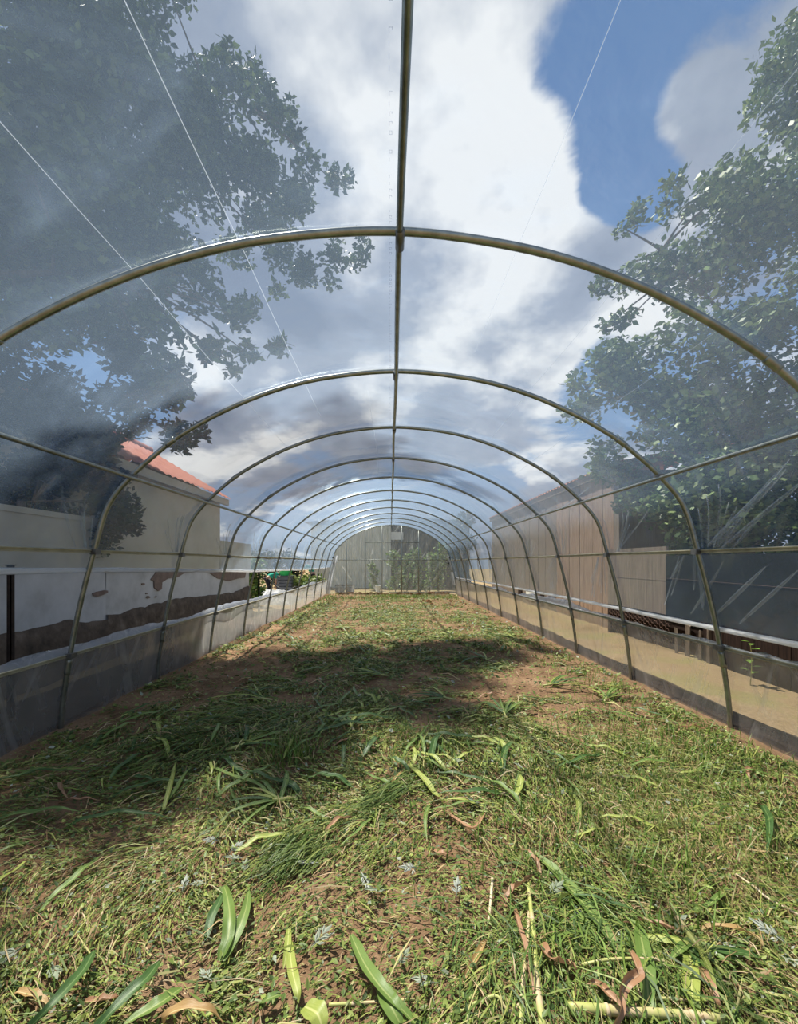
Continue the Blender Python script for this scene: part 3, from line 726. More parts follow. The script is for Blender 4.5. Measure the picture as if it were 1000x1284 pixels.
boughs = [(40, 60, 6.6, 1.1), (130, 90, 6.9, 1.1), (60, 190, 6.6, 1.15), (190, 170, 8.0, 1.3), (120, 270, 6.8, 1.1), (30, 300, 6.4, 1.1), (230, 60, 8.2, 1.0), (90, 130, 6.2, .9), (20, 220, 6.0, .9), (150, 30, 6.8, .9), (80, 20, 6.4, .8), (180, 240, 7.0, .9),
          (280, 150, 8.6, .9), (270, 230, 8.6, 1.1), (330, 215, 9.0, .85), (210, 300, 8.2, .9), (320, 300, 9.0, .85), (390, 235, 9.8, .7), (425, 215, 10, .45), (345, 115, 9.9, .55), (350, 165, 9.9, .5), (300, 80, 9.4, .5),
          (400, 330, 9.6, .55), (440, 310, 9.8, .45), (360, 345, 9.4, .55), (90, 380, 7.0, 1.0), (20, 420, 6.6, .9), (150, 340, 7.0, .8), (200, -30, 8.4, 1.0), (60, -60, 7.4, 1.0),
          (-80, 60, 7.6, 1.5), (-90, 260, 7.4, 1.4), (290, 385, 8.4, .5), (240, 350, 8.0, .6), (-200, 120, 7, 1.8), (240, 190, 8.8, .9), (-60, 170, 5.6, 1.0), (-40, 330, 5.6, .9), (-100, 420, 5.4, .8), (20, 10, 5.7, .8), (120, 20, 5.9, .7), (97, 229, 5.3, .6), (160, 298, 6.2, .6), (2, 178, 4.7, .55), (60, 300, 5.4, .6), (40, 400, 5.6, .5), (120, 380, 6, .5)]
cl = subs(boughs, 5, 4)
low = [(190, 345, 6.0, .30), (185, 385, 6.0, .34), (200, 420, 6.0, .30), (180, 450, 5.9, .3), (250, 430, 6.2, .42), (280, 445, 6.2, .36), (320, 430, 6.4, .30), (345, 425, 6.4, .22), (225, 470, 6.1, .42), (300, 395, 6.4, .2)]
cl += subs(low, 6, 3, .7, .5)
for q, R_ in (((-7, 5, 8), 1.7), ((-5.5, 4, 7), 1.5), ((-8, 6.2, 9), 1.8), ((-6, 3, 8.5), 1.7), ((-6.6, 6.5, 7.5), 1.4), ((-6.2, 7.4, 7), 1.2), ((-7.5, 3.5, 10), 1.8), ((-8.2, 7.5, 11), 1.8), ((-5.2, 2.4, 6.6), 1.2)):
    rq = np.random.default_rng(int(R_ * 100 + q[1] * 10))
    for _ in range(4):
        d = rq.normal(size=3); d /= np.linalg.norm(d); cl.append((np.array(q) + d * R_ * .7, R_ * .55))
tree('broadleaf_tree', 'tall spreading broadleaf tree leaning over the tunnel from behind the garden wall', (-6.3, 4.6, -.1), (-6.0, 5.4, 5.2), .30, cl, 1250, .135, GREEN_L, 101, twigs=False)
dk = [(20, 520, 6.1, .55), (75, 500, 6.1, .55), (70, 560, 6.0, .55), (70, 620, 6.0, .6), (110, 620, 6.0, .5), (130, 660, 6.0, .4), (90, 670, 6.0, .4), (160, 470, 6.2, .5), (215, 500, 6.3, .45), (235, 540, 6.4, .32), (40, 480, 6.0, .5), (-40, 560, 5.9, .7), (20, 600, 5.9, .5), (50, 655, 5.9, .45), (5, 660, 5.8, .4), (100, 550, 6.0, .5), (120, 590, 6.0, .4), (60, 530, 6.0, .5), (150, 520, 6.1, .4), (180, 440, 6.2, .35), (-50, 470, 5.9, .6)]
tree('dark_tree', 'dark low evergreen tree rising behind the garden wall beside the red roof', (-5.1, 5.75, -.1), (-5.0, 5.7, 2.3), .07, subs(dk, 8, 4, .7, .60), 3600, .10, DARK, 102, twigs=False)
rb = [(960, 260, 8, 1.2), (900, 300, 8.2, 1.1), (990, 380, 7.6, 1.3), (880, 420, 8, 1.2), (820, 330, 8.6, .55), (790, 270, 8.8, .35), (800, 440, 8.4, .8), (760, 500, 8.8, .6), (830, 530, 8, 1.0), (930, 510, 7.4, 1.2),
      (990, 520, 7, 1.1), (880, 600, 7.4, .95), (960, 620, 6.8, 1.0), (1040, 600, 6.6, 1.1), (750, 570, 8.9, .5), (800, 610, 8.4, .65), (845, 650, 7.6, .6), (1060, 450, 7, 1.4), (1060, 280, 7.6, 1.5), (1000, 160, 8.2, .7), (960, 110, 8.5, .5),
      (1020, 60, 8.4, .9), (1080, 150, 8, 1.2), (920, 215, 8.6, .5), (1140, 350, 7, 1.6), (950, 680, 6.6, .6), (1010, 690, 6.4, .7), (780, 400, 8.8, .35), (740, 470, 8.9, .5), (725, 520, 9, .4), (770, 350, 9, .4), (850, 250, 8.7, .5), (900, 660, 7.2, .7), (1060, 680, 6.2, .8), (980, 650, 6.9, .7), (860, 680, 7.8, .6), (910, 560, 7.6, .9), (840, 470, 8.3, .9)]
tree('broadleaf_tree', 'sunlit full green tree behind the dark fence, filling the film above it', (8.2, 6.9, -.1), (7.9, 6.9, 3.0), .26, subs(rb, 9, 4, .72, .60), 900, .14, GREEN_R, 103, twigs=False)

# ================================================================== fence, wire and shed on the right
FX = 4.7
fence = empty('board_fence', (FX, 3.5, 0)); tag(fence, 'dark tarred board fence with ragged pale battens and a wire netting bay', 'fence')
y = -1.2
rr = random.Random(5)
while y < 6.1:
    w = .14 + rr.random() * .04; h = 1.50 + rr.uniform(-.03, .05)
    obj('board', *box(FX + rr.uniform(-.006, .006), FX + .025, y, y + w, -.1, h), 'darkwood', fence); y += w + .006
for yb, z1, w in ((5.95, .46, .07), (6.12, .40, .05), (6.36, .44, .08), (6.62, .34, .05)):     # torn pale battens in the gap
    v, f = box(FX - .03, FX - .005, yb, yb + w, -.1, z1)
    v = [(a, b + (.02 * rr.uniform(-1, 1)), c + (rr.uniform(-.05, .05) if c > 0 else 0)) for a, b, c in v]
    obj('torn_batten', v, f, 'bark', fence)
for yp in (-1.0, 2.4, 6.2, 8.75): obj('fence_post', *box(FX + .03, FX + .12, yp, yp + .09, -.15, 1.6), 'darkwood', fence)
for z in (.35, 1.25): obj('fence_rail', *box(FX + .026, FX + .07, -1.2, 8.8, z, z + .08), 'darkwood', fence)
obj('shade_net', *box(FX - .03, FX - .022, -1.2, 6.9, .56, 1.56), 'netting', fence)
obj('back_board', *box(FX + .13, FX + .15, 6.1, 8.8, -.1, 1.5), 'darkwood', fence)
obj('panel_board', *box(FX - .02, FX + .02, 6.9, 8.75, .56, 1.72), 'shedwall', fence)
obj('line_wire', *tube(np.array([(FX - .04, y, 1.16 - .03 * math.sin((y + 1) * .5)) for y in np.linspace(-1.2, 8.8, 30)]), .0022, 5), 'wire', fence)
# hexagonal wire netting
V = []; F = []
sz = .05
for i in range(int(1.9 / (sz * 1.5))):
    for j in range(int(.8 / (sz * .866 * 2))):
        cy = 6.9 + i * sz * 1.5; cz = .02 + j * sz * 1.732 + (sz * .866 if i % 2 else 0)
        for k in range(3):
            a0, a1 = k * math.pi / 3, (k + 1) * math.pi / 3
            v, f = tube(np.array([(FX - .008, cy + sz * math.cos(a0), cz + sz * math.sin(a0)), (FX - .008, cy + sz * math.cos(a1), cz + sz * math.sin(a1))]), .0022, 3, False)
            b = len(V); V += [tuple(p) for p in v]; F += [tuple(q + b for q in ff) for ff in f]
wn = obj('wire_netting', V, F, 'wire', fence); wn['kind'] = 'stuff'

SX = 5.0
shed = empty('timber_shed', (SX + 1.5, 14, 0)); tag(shed, 'tall brown boarded shed with a reddish roof edge beyond the dark fence', 'shed')
y = 8.9; i = 0
while y < 20.0:
    w = .19 + rr.random() * .05
    obj('board', *box(SX + rr.uniform(-.008, .008), SX + .03, y, y + w, -.1, 3.55), 'tanwood' if 9.0 < y < 12.2 else 'shedwall', shed); y += w + .008; i += 1
obj('wall', *box(SX + .03, SX + 3.2, 9.0, 20.0, -.1, 3.5), 'shedwall', shed)
obj('fascia', *box(SX - .10, SX - .04, 8.8, 20.1, 3.45, 3.66), 'shedwall', shed)
v, f = roof_face(8.75, 20.1, SX - .15, 3.60, SX + 3.4, 4.3); obj('roof', v, f, 'roof_red', shed, smooth=True)
for k, (ya, yb, z0, z1, m) in enumerate(((12.3, 12.9, .15, .5, 'tanwood'), (13.2, 13.5, .1, .46, 'darkwood'), (14.0, 14.9, .12, .44, 'corr_pale'), (15.4, 15.8, .1, .45, 'darkwood'))):
    obj('patch_board', *box(SX - .035, SX - .01, ya, yb, z0, z1), m, shed)
def seedling(X, Y, z, h, n, seed, label, name='seedling', size=.06, group=None):
    r = random.Random(seed); root = empty(name, (X, Y, z)); tag(root, label, 'plant', group)
    P = np.array([(X + .02 * math.sin(t * 3), Y, z - .02 + h * t) for t in np.linspace(0, 1, 6)])
    obj('stem', *tube(P, np.linspace(.006, .003, 6), 5), 'stalk', root)
    for i in range(n):
        t = .25 + .75 * i / max(1, n - 1); a = i * 2.4 + r.random(); b = np.array([X, Y, z + h * t]); d = np.array([math.cos(a), math.sin(a), .35]); s = np.array([-math.sin(a), math.cos(a), 0])
        L_ = size * (.7 + .6 * r.random())
        V = [b, b + d * L_ * .5 + s * L_ * .3, b + d * L_ * .95 - np.array([0, 0, .02]), b + d * L_ * .5 - s * L_ * .3]
        c = np.array((.16, .30, .05)) * r.uniform(.7, 1.2)
        obj('leaf', V, [(0, 1, 2, 3)], 'leaf_cut', root, col=np.tile(c, (4, 1)))
    return root
seedling(4.42, 5.0, -.05, .52, 10, 1, 'small bright green seedling at the foot of the dark board fence', size=.11)

# ================================================================== beyond the far gable
def corrug(name, x0, x1, y, z0, z1, mat, parent, pitch=.15, amp=.02):
    xs = np.linspace(x0, x1, int((x1 - x0) / pitch * 6)); zs = np.array([z0, (z0 + z1) / 2, z1])
    X, Z = np.meshgrid(xs, zs, indexing='ij')
    return obj(name, np.stack([X, y + amp * np.sin(X / pitch * 2 * math.pi), Z], -1).reshape(-1, 3), gridfaces(len(xs), 3), mat, parent, smooth=True)
cs_ = empty('corrugated_shed', (-1.5, 24, 0)); tag(cs_, 'pale corrugated sheet shed with a dark upper storey seen through the gable film', 'shed')
corrug('pale_wall', -4.6, .0, 23.6, -.1, 3.6, 'corr_pale', cs_)
obj('core', *box(-4.6, 4.6, 23.75, 27, -.1, 3.4), 'corr_dark', cs_)
corrug('dark_wall', .0, 4.6, 23.62, -.1, 3.7, 'corr_dark', cs_)
obj('light_panel', *box(.05, .75, 23.5, 23.56, 2.75, 3.2), 'whitepl', cs_)
obj('corner_post', *box(-.08, .04, 23.45, 23.58, -.1, 3.6), 'corr_pale', cs_)
v, f = roof_face(23.2, 27.2, -4.9, 3.72, 0, 4.1); obj('roof', v, f, 'corr_dark', cs_, smooth=True)
v, f = roof_face(23.2, 27.2, 4.9, 3.72, 0, 4.1); obj('roof', v, f, 'corr_dark', cs_, smooth=True)
def vine(X, Y, h, R, n, seed, label, cols, name='climbing_vine', group=None):
    root = empty(name, (X, Y, -.05)); tag(root, label, 'plant', group)
    r = random.Random(seed)
    obj('stake', *tube(np.array([(X, Y, -.1), (X + .03, Y, h)]), .014, 6), 'bark', root)
    obj('stem', *tube(np.array([(X + .04 * math.sin(t * 14), Y - .04 * math.cos(t * 14), -.08 + h * t) for t in np.linspace(0, 1, 24)]), .009, 5), 'stalk', root)
    k = 5; cs = [(X + r.uniform(-R, R) * .5, Y + r.uniform(-R, R) * .4, h * (.15 + .8 * i / (k - 1))) for i in range(k)]
    V, F, col = leafcloud(cs, [R] * k, [n // k] * k, .15, cols, seed, .9)
    V[:, 2] = np.maximum(V[:, 2], -.03)
    fo = obj('foliage', V, F, 'leaf_tree', root, col=col); fo['kind'] = 'stuff'
VG = [(.10, .20, .04), (.16, .27, .06), (.24, .33, .10), (.06, .12, .03)]
for i, (X, Y, h, R) in enumerate(((.25, 20.4, 1.9, .30), (.85, 20.8, 1.7, .34), (1.35, 20.3, 2.0, .32), (2.0, 20.6, 1.8, .36), (2.5, 20.9, 2.3, .4), (-.9, 21.2, 1.3, .2))):
    vine(X, Y, h, R, 520, 200 + i, 'leafy vine climbing a stake in the bed beyond the gable film', VG, group='vines beyond the gable')
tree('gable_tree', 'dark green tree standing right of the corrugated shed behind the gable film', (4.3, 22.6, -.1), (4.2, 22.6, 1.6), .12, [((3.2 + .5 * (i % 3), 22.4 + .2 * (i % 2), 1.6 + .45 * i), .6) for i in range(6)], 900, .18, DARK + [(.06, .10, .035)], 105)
bk = empty('white_pail', (-.62, 20.4, -.06)); tag(bk, 'white plastic pail on the earth beyond the gable film', 'pail')
lat = [(.10, 0), (.135, .30), (.145, .30), (.145, .325), (.125, .325), (.092, .02)]
def lathe(prof_, c, n=18):
    V = [(c[0] + r * math.cos(a), c[1] + r * math.sin(a), c[2] + z) for r, z in prof_ for a in np.arange(n) * 2 * math.pi / n]; m = len(prof_)
    F = [(i * n + j, i * n + (j + 1) % n, (i + 1) * n + (j + 1) % n, (i + 1) * n + j) for i in range(m - 1) for j in range(n)]
    F += [tuple(range(n - 1, -1, -1)), tuple((m - 1) * n + j for j in range(n))]
    return V, F
obj('body', *lathe(lat, (-.62, 20.4, -.05)), 'whitepl', bk, smooth=False)
obj('handle', *tube(np.array([(-.62 + .15 * math.cos(a), 20.4, .27 + .16 * math.sin(a)) for a in np.linspace(0, math.pi, 12)]), .005, 5), 'wire', bk)
for i, (X, Y) in enumerate(((-2.55, 20.6), (-2.05, 20.7))):
    c = empty('crate', (X, Y, -.06)); tag(c, ('dark grey slatted crate beyond the gable film, nearer the gathered film corner', 'dark grey slatted crate beyond the gable film, nearer the white pail')[i], 'crate')
    for z in (-.03, .10, .23):
        for (a, b, d, e) in ((-.22, .22, -.15, -.135), (-.22, .22, .135, .15), (-.22, -.205, -.15, .15), (.205, .22, -.15, .15)):
            obj('slat', *box(X + a, X + b, Y + d, Y + e, z, z + .09), 'greypl', c)
    obj('bottom', *box(X - .22, X + .22, Y - .15, Y + .15, -.05, -.035), 'greypl', c)

# ================================================================== the garden in the left gap
def mound(name, label, cat, x0, x1, y0, y1, h, mat, seed):
    xs = np.linspace(x0, x1, 40); ys = np.linspace(y0, y1, 50); X, Y = np.meshgrid(xs, ys, indexing='ij')
    u = (X - x0) / (x1 - x0) * 2 - 1; v = (Y - y0) / (y1 - y0) * 2 - 1
    e = np.clip(1 - np.maximum(np.abs(u), np.abs(v)) ** 3, 0, 1)
    Z = -.06 + e * h * (.55 + .75 * vnoise(X, Y, 1.7, seed)) + e * (vnoise(X, Y, 7, seed + 1) - .5) * .10
    o = obj(name, np.stack([X, Y, Z], -1).reshape(-1, 3), gridfaces(40, 50), mat, origin=((x0 + x1) / 2, (y0 + y1) / 2, -.06), smooth=True, uv=np.stack([X, Y], -1).reshape(-1, 2))
    o.data.flip_normals(); return tag(o, label, cat)
mound('film_heap', 'heap of crumpled white plastic sheet on the ground past the house corner', 'plastic sheet', -5.2, -3.45, 14.2, 16.3, .42, 'film_white', 71)
vine(-4.58, 13.5, 1.45, .28, 900, 230, 'leafy bean plant on a stake right at the house corner', VG, 'bean_plant')
for i, (X, Y) in enumerate(((-3.75, 17.2), (-4.15, 18.4), (-3.6, 18.9))):
    root = empty('squash_plant', (X, Y, -.05)); tag(root, 'bushy pale flecked squash plant among the pickers', 'plant', 'squash plants beside the tunnel')
    V, F, col = leafcloud([(X, Y, .35), (X + .2, Y + .2, .6), (X - .2, Y, .65)], [.38, .32, .3], [130, 110, 110], .17, [(.08, .15, .03), (.20, .28, .07), (.33, .38, .15)], 240 + i)
    V[:, 2] = np.maximum(V[:, 2], -.03)
    fo = obj('foliage', V, F, 'leaf_tree', root, col=col); fo['kind'] = 'stuff'
    obj('stem', *tube(np.array([(X, Y, -.1), (X + .05, Y, .7)]), .012, 5), 'stalk', root)
for i in range(5):
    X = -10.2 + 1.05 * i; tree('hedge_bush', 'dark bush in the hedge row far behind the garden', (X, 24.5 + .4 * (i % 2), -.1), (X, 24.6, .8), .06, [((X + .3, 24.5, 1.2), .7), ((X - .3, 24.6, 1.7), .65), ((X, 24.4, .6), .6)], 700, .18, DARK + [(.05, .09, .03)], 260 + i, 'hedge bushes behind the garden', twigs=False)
bx = empty('green_basin', (-4.35, 16.9, 0)); tag(bx, 'bright green plastic basin standing on the grey crate', 'basin')
obj('body', *lathe([(.20, 0), (.27, .20), (.30, .21), (.30, .225), (.26, .225), (.19, .02)], (-4.35, 16.9, .90)), 'greenpl', bx)
bx.location.z = 0
cr = empty('tall_crate', (-4.35, 16.9, -.06)); tag(cr, 'grey stacked picking crate carrying the green basin', 'crate')
for z in np.arange(-.05, .85, .13): obj('slat', *join(box(-4.65, -4.05, 16.66, 16.68, z, z + .11), box(-4.65, -4.05, 17.12, 17.14, z, z + .11), box(-4.65, -4.63, 16.68, 17.12, z, z + .11), box(-4.07, -4.05, 16.68, 17.12, z, z + .11)), 'greypl', cr)
obj('lid', *box(-4.66, -4.04, 16.65, 17.15, .87, .898), 'greypl', cr)
hz_ = catmull([(-4.75, 15.9, .80), (-4.45, 15.8, .55), (-4.2, 15.7, .42), (-3.9, 15.9, .40), (-3.7, 16.2, .46), (-3.6, 16.5, .05), (-3.65, 16.9, -.03)], 6)
tag(obj('water_hose', *tube(hz_, .028, 7), 'blackrub', origin=(-3.65, 16.9, -.04), smooth=True), 'black rubber hose looping over the white plastic heap', 'hose')

def skin(name, verts, edges, radii, mat, parent, sub=2, root=0):
    off = np.array(worigin(parent))
    me = bpy.data.meshes.new(name); me.from_pydata([tuple(np.array(v) - off) for v in verts], edges, []); me.update()
    o = bpy.data.objects.new(name, me); link(o, parent)
    md = o.modifiers.new('skin', 'SKIN')
    if not me.skin_vertices: 
        bpy.context.view_layer.objects.active = o
    for i, sv in enumerate(me.skin_vertices[0].data):
        r = radii[i]; sv.radius = (r, r) if np.isscalar(r) else r
        sv.use_root = (i == root)
    md.use_smooth_shade = True
    s = o.modifiers.new('sub', 'SUBSURF'); s.levels = sub; s.render_levels = sub
    me.materials.append(M[mat]); return o
def person(label, X, Y, yaw, bend, squat):
    """standing or stooping worker; bend = forward lean of the trunk"""
    root = empty('person', (X, Y, -.05)); tag(root, label, 'person')
    ca, sa = math.cos(yaw), math.sin(yaw)
    def w(f, s, z): return (X + f * ca - s * sa, Y + f * sa + s * ca, z - .05)
    hip = .92 - squat
    cb, sb = math.sin(bend), math.cos(bend)
    def tr(l, s=0, o=0): return (l * cb - o * sb * 0, s, hip + l * sb)
    def tw(l, s=0, fo=0): return w(l * cb + fo * sb, s, hip + l * sb - fo * cb)
    kf = .12 + squat * .7
    V = [w(0, 0, hip), tw(.25), tw(.44), tw(.52), tw(.60, 0, .02), tw(.70, 0, .04)]
    E = [(0, 1), (1, 2), (2, 3), (3, 4), (4, 5)]; R = [(.13, .10), (.12, .095), (.15, .10), .055, .085, .075]
    def add(p, e, r): V.append(p); E.append((e, len(V) - 1)); R.append(r); return len(V) - 1
    legs = []; arms = []
    for s in (-1, 1):
        a = add(w(-.02, s * .10, hip - .06), 0, .088); k = add(w(kf * .5 + .02, s * .12, hip * .53), a, .06); c = add(w(.0, s * .12, hip * .30), k, .055); an = add(w(-.04, s * .12, .09), c, .038); fo = add(w(.12, s * .14, .04), an, .036)
        legs.append((a, k, c, an, fo))
        sh = add(tw(.44, s * .19), 2, .055); el = add(tw(.30, s * .25, .16 + .1 * cb), sh, .042); wr_ = add(tw(.22, s * .17, .40), el, .03); pm = add(tw(.21, s * .16, .47), wr_, .034)
        arms.append((sh, el, wr_, pm))
        for fi, (dl, ds, df) in enumerate(((.03, -.01, .085), (.01, -.005, .095), (-.01, 0, .09), (-.03, .005, .075), (.045, -.03, .03))):
            add(tw(.21 + dl, s * (.16 + ds), .47 + df), pm, .009)
    skin('body', V, E, R, 'skin', root, 2)
    # shirt, trousers, boots, hair as clothing around the same skeleton
    Vs = [w(0, 0, hip + .02), tw(.25), tw(.44), tw(.49)]; Es = [(0, 1), (1, 2), (2, 3)]; Rs = [(.155, .125), (.145, .12), (.165, .12), .075]
    for (sh, el, wr_, pm) in arms:
        Vs.append(V[sh]); Es.append((2, len(Vs) - 1)); Rs.append(.075); Vs.append(tuple(np.array(V[sh]) * .25 + np.array(V[el]) * .75)); Es.append((len(Vs) - 2, len(Vs) - 1)); Rs.append(.06)
    skin('shirt', Vs, Es, Rs, 'shirt', root)
    Vs = [w(0, 0, hip + .04), w(0, 0, hip - .03)]; Es = [(0, 1)]; Rs = [(.145, .115), (.15, .115)]
    for (a, k, c, an, fo) in legs:
        b0 = 1
        for j, r in ((a, .105), (k, .08), (c, .072)):
            Vs.append(V[j]); Es.append((b0, len(Vs) - 1)); b0 = len(Vs) - 1; Rs.append(r)
    skin('trousers', Vs, Es, Rs, 'trousers', root)
    for (a, k, c, an, fo) in legs:
        skin('boot', [tuple(np.array(V[c]) * .7 + np.array(V[an]) * .3), V[an], V[fo]], [(0, 1), (1, 2)], [.06, .056, .048], 'boots', root)
    skin('hair', [tw(.66, 0, -.01), tw(.73, 0, .0), tw(.75, 0, .05)], [(0, 1), (1, 2)], [.085, .088, .06], 'hair', root)
person('person in a teal shirt and black trousers standing at the end of the squash row', -3.85, 20.2, 2.6, .45, .0)
person('person in a teal shirt and black trousers stooping beside the green basin', -5.15, 17.0, .3, 1.25, .06)

# ================================================================== mown greens strewn on the soil
def cover_mask(x, y):
    """how thickly the soil is strewn, 0..1"""
    a = vnoise(x, y, .55, 81) * .55 + vnoise(x, y, 1.6, 82) * .45 + (vnoise(x, y, 5, 83) - .5) * .5
    m = np.clip((a - .38) * 3.2, 0.02, .95)
    near = np.clip((4.2 - y) / 1.6, 0, 1); m = np.maximum(m, near * (.30 + .6 * np.clip((x + .9) / 1.6, 0, 1)) * np.clip(a * 1.5 - .05, 0, 1))
    track = np.exp(-((x + 1.75 - .02 * y) / .42) ** 2) * np.clip((y - 6) / 3, 0, 1); m = m * (1 - .85 * track)      # trodden track along the left
    bare = np.exp(-(((x - .9) / 1.1) ** 2 + ((y - 9.3) / .8) ** 2)); m = m * (1 - .7 * bare)
    bare = np.exp(-(((x - 1.6) / 1.4) ** 2 + ((y - 14.6) / 1.0) ** 2)); m = m * (1 - .85 * bare)
    bare = np.exp(-(((x + 1.6) / .8) ** 2 + ((y - 2.2) / .45) ** 2)); m = m * (1 - .6 * bare)
    right = np.clip((x - 2.0) / .8, 0, 1) * np.clip((y - 4.5) / 1.5, 0, 1); m = m * (1 - .65 * right)
    return m
def scatter(n, ylo, yhi, seed, power=1.0, bias=0.0, wid=2.9):
    """points on the tunnel floor, more of them near, kept where the soil is strewn"""
    r = np.random.default_rng(seed)
    u = r.random(n); y = ylo * (yhi / ylo) ** (u ** power)                  # log spaced depth
    x = r.uniform(-wid, wid, n) + CX
    lim = np.minimum(2.9, (y + 1.5) * 1.5)
    keep = (np.abs(x) < lim) & (r.random(n) < np.clip(cover_mask(x, y) + bias, 0, 1))
    return x[keep], y[keep], r
def comb(x, y):
    """lie of the grass: swaths combed by the mower"""
    return vnoise(x, y, .8, 91) * 5.0 + vnoise(x, y, 2.5, 92) * 2.4 - 1.6
def blades(name, label, cat, x, y, r, Lr, Wr, cols, wts, mat, lift, rise, spread=.6, seed=0, ang=None):
    n = len(x); a = (comb(x, y) if ang is None else ang) + r.normal(size=n) * spread + (r.random(n) < .5) * math.pi
    L_ = Lr[0] + (Lr[1] - Lr[0]) * r.random(n) ** 1.7; L_ *= np.clip(y / 2.2, .75, 1.8) ** .45
    Wd = (Wr[0] + (Wr[1] - Wr[0]) * r.random(n) ** 1.5) * np.clip(y / 2.2, .8, 3.0) ** .55
    d = np.stack([np.cos(a), np.sin(a)], 1); s = np.stack([-np.sin(a), np.cos(a)], 1)
    curve = r.normal(size=n) * .12
    z0 = hfloor(x, y) + lift[0] + (lift[1] - lift[0]) * r.random(n) ** 1.6
    up = rise * r.random(n) ** 2 * L_ * 1.0; tilt = r.normal(size=n) * .5
    V = np.zeros((n, 6, 3))
    for k, (t, wf) in enumerate(((0, .55), (.5, 1.0), (1.0, .12))):
        c = np.stack([x, y], 1) + d * (L_ * (t - .5))[:, None] + s * (curve * L_ * (t * t - t * .5))[:, None]
        z = z0 + up * math.sin(math.pi * min(t * .8, 1)) + (.004 if k == 1 else 0)
        for e, sg in ((0, -1), (1, 1)):
            q = c + s * (Wd * wf * .5 * sg)[:, None]
            V[:, k * 2 + e, :2] = q; V[:, k * 2 + e, 2] = z + sg * tilt * Wd * wf * .5
    base = (np.arange(n) * 6)[:, None]
    F = np.concatenate([base + np.array([[0, 1, 3, 2]]), base + np.array([[2, 3, 5, 4]])], 0)
    pal = np.asarray(cols); c = pal[r.choice(len(pal), n, p=np.asarray(wts) / sum(wts))] * (.75 + .5 * r.random(n))[:, None]
    o = obj(name, V.reshape(-1, 3), F, mat, col=np.repeat(c, 6, 0))
    return tag(o, label, cat, kind='stuff')
GC = [(.14, .20, .040), (.24, .285, .06), (.35, .37, .10), (.07, .12, .028), (.44, .40, .17), (.46, .33, .17)]
x, y, r = scatter(200000, .7, 18.3, 301, .95, .05)
blades('grass_clippings', 'short mown green grass clippings matted all over the soil', 'grass', x, y, r, (.018, .062), (.003, .009), GC, (3.4, 4.4, 3.6, 2.2, 1.2, .8), 'leaf_cut', (.004, .032), .18)
x, y, r = scatter(20000, .7, 12, 302, .85, .0, 2.72)
blades('long_grass', 'long thin grass blades combed into swaths', 'grass', x, y, r, (.08, .24), (.003, .008), GC, (3, 3.5, 2.5, 2.0, 1.2, 1.0), 'leaf_cut', (.012, .05), .22, .35)
x, y, r = scatter(17000, .7, 16, 303, .85, .10, 2.74)
blades('dry_straw', 'dry straw and dead brown grass bits among the clippings', 'straw', x, y, r, (.03, .18), (.0018, .005), [(.48, .36, .21), (.36, .22, .12), (.58, .47, .30), (.27, .15, .08)], (3, 2, 2, 2), 'leaf_dry', (.006, .045), .25, .9)
def swath(px, py, rx, ry, n, p0, p1, label, seed, Lr, Wr, cols, wts, spread=.16, cat='grass', mat='leaf_cut', name='grass_swath'):
    r = np.random.default_rng(seed); c = ground_pt(px, py); a_, b_ = ground_pt(*p0), ground_pt(*p1); d = b_ - a_; L_ = np.hypot(d[0], d[1]); d = d / L_
    u = r.normal(size=n) * rx; v = r.normal(size=n) * ry
    x = c[0] + d[0] * u - d[1] * v; y = c[1] + d[1] * u + d[0] * v
    k = (np.abs(x - CX) < 2.75) & (y > .9); x, y = x[k], y[k]
    blades(name, label, cat, x, y, r, Lr, Wr, cols, wts, mat, (.015, .06), .2, spread, ang=math.atan2(d[1], d[0]))
def ground_pt(px, py, lift=0.0):
    """where the ray through a photo pixel meets the soil"""
    h = 0.0
    for _ in range(4):
        Y = (EYE - h - lift) * FPX / (py - CYP); X = (px - CXP) / FPX * Y; h = float(hfloor(X, Y))
    return np.array((X, Y, h + lift))
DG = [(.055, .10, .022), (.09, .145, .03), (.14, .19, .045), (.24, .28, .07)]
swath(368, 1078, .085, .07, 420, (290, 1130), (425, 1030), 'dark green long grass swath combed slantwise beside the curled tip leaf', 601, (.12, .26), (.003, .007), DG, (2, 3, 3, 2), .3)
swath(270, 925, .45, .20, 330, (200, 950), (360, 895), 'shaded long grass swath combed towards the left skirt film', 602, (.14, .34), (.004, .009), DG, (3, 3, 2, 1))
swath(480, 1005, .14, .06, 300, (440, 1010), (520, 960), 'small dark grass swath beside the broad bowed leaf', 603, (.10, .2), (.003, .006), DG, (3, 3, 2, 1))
swath(860, 1030, .75, .42, 5200, (800, 960), (900, 1090), 'fine thin straw tinged grass laid over towards the right skirt film', 604, (.05, .15), (.0014, .003), [(.34, .30, .11), (.44, .36, .17), (.22, .25, .06), (.40, .26, .12)], (3, 2, 3, 1.5), .3)
swath(770, 1200, .22, .16, 420, (700, 1150), (800, 1250), 'green grass swath under the withered curled leaf and thick stalk', 605, (.12, .28), (.004, .010), [(.10, .17, .035), (.17, .25, .05), (.07, .12, .03), (.26, .32, .08)], (3, 3, 2, 2), .7)
swath(640, 1215, .20, .14, 300, (600, 1260), (650, 1150), 'green grass swath round the long pale stalks', 606, (.10, .22), (.003, .008), [(.10, .17, .035), (.17, .25, .05), (.07, .12, .03), (.26, .32, .08)], (3, 3, 2, 2), .8)
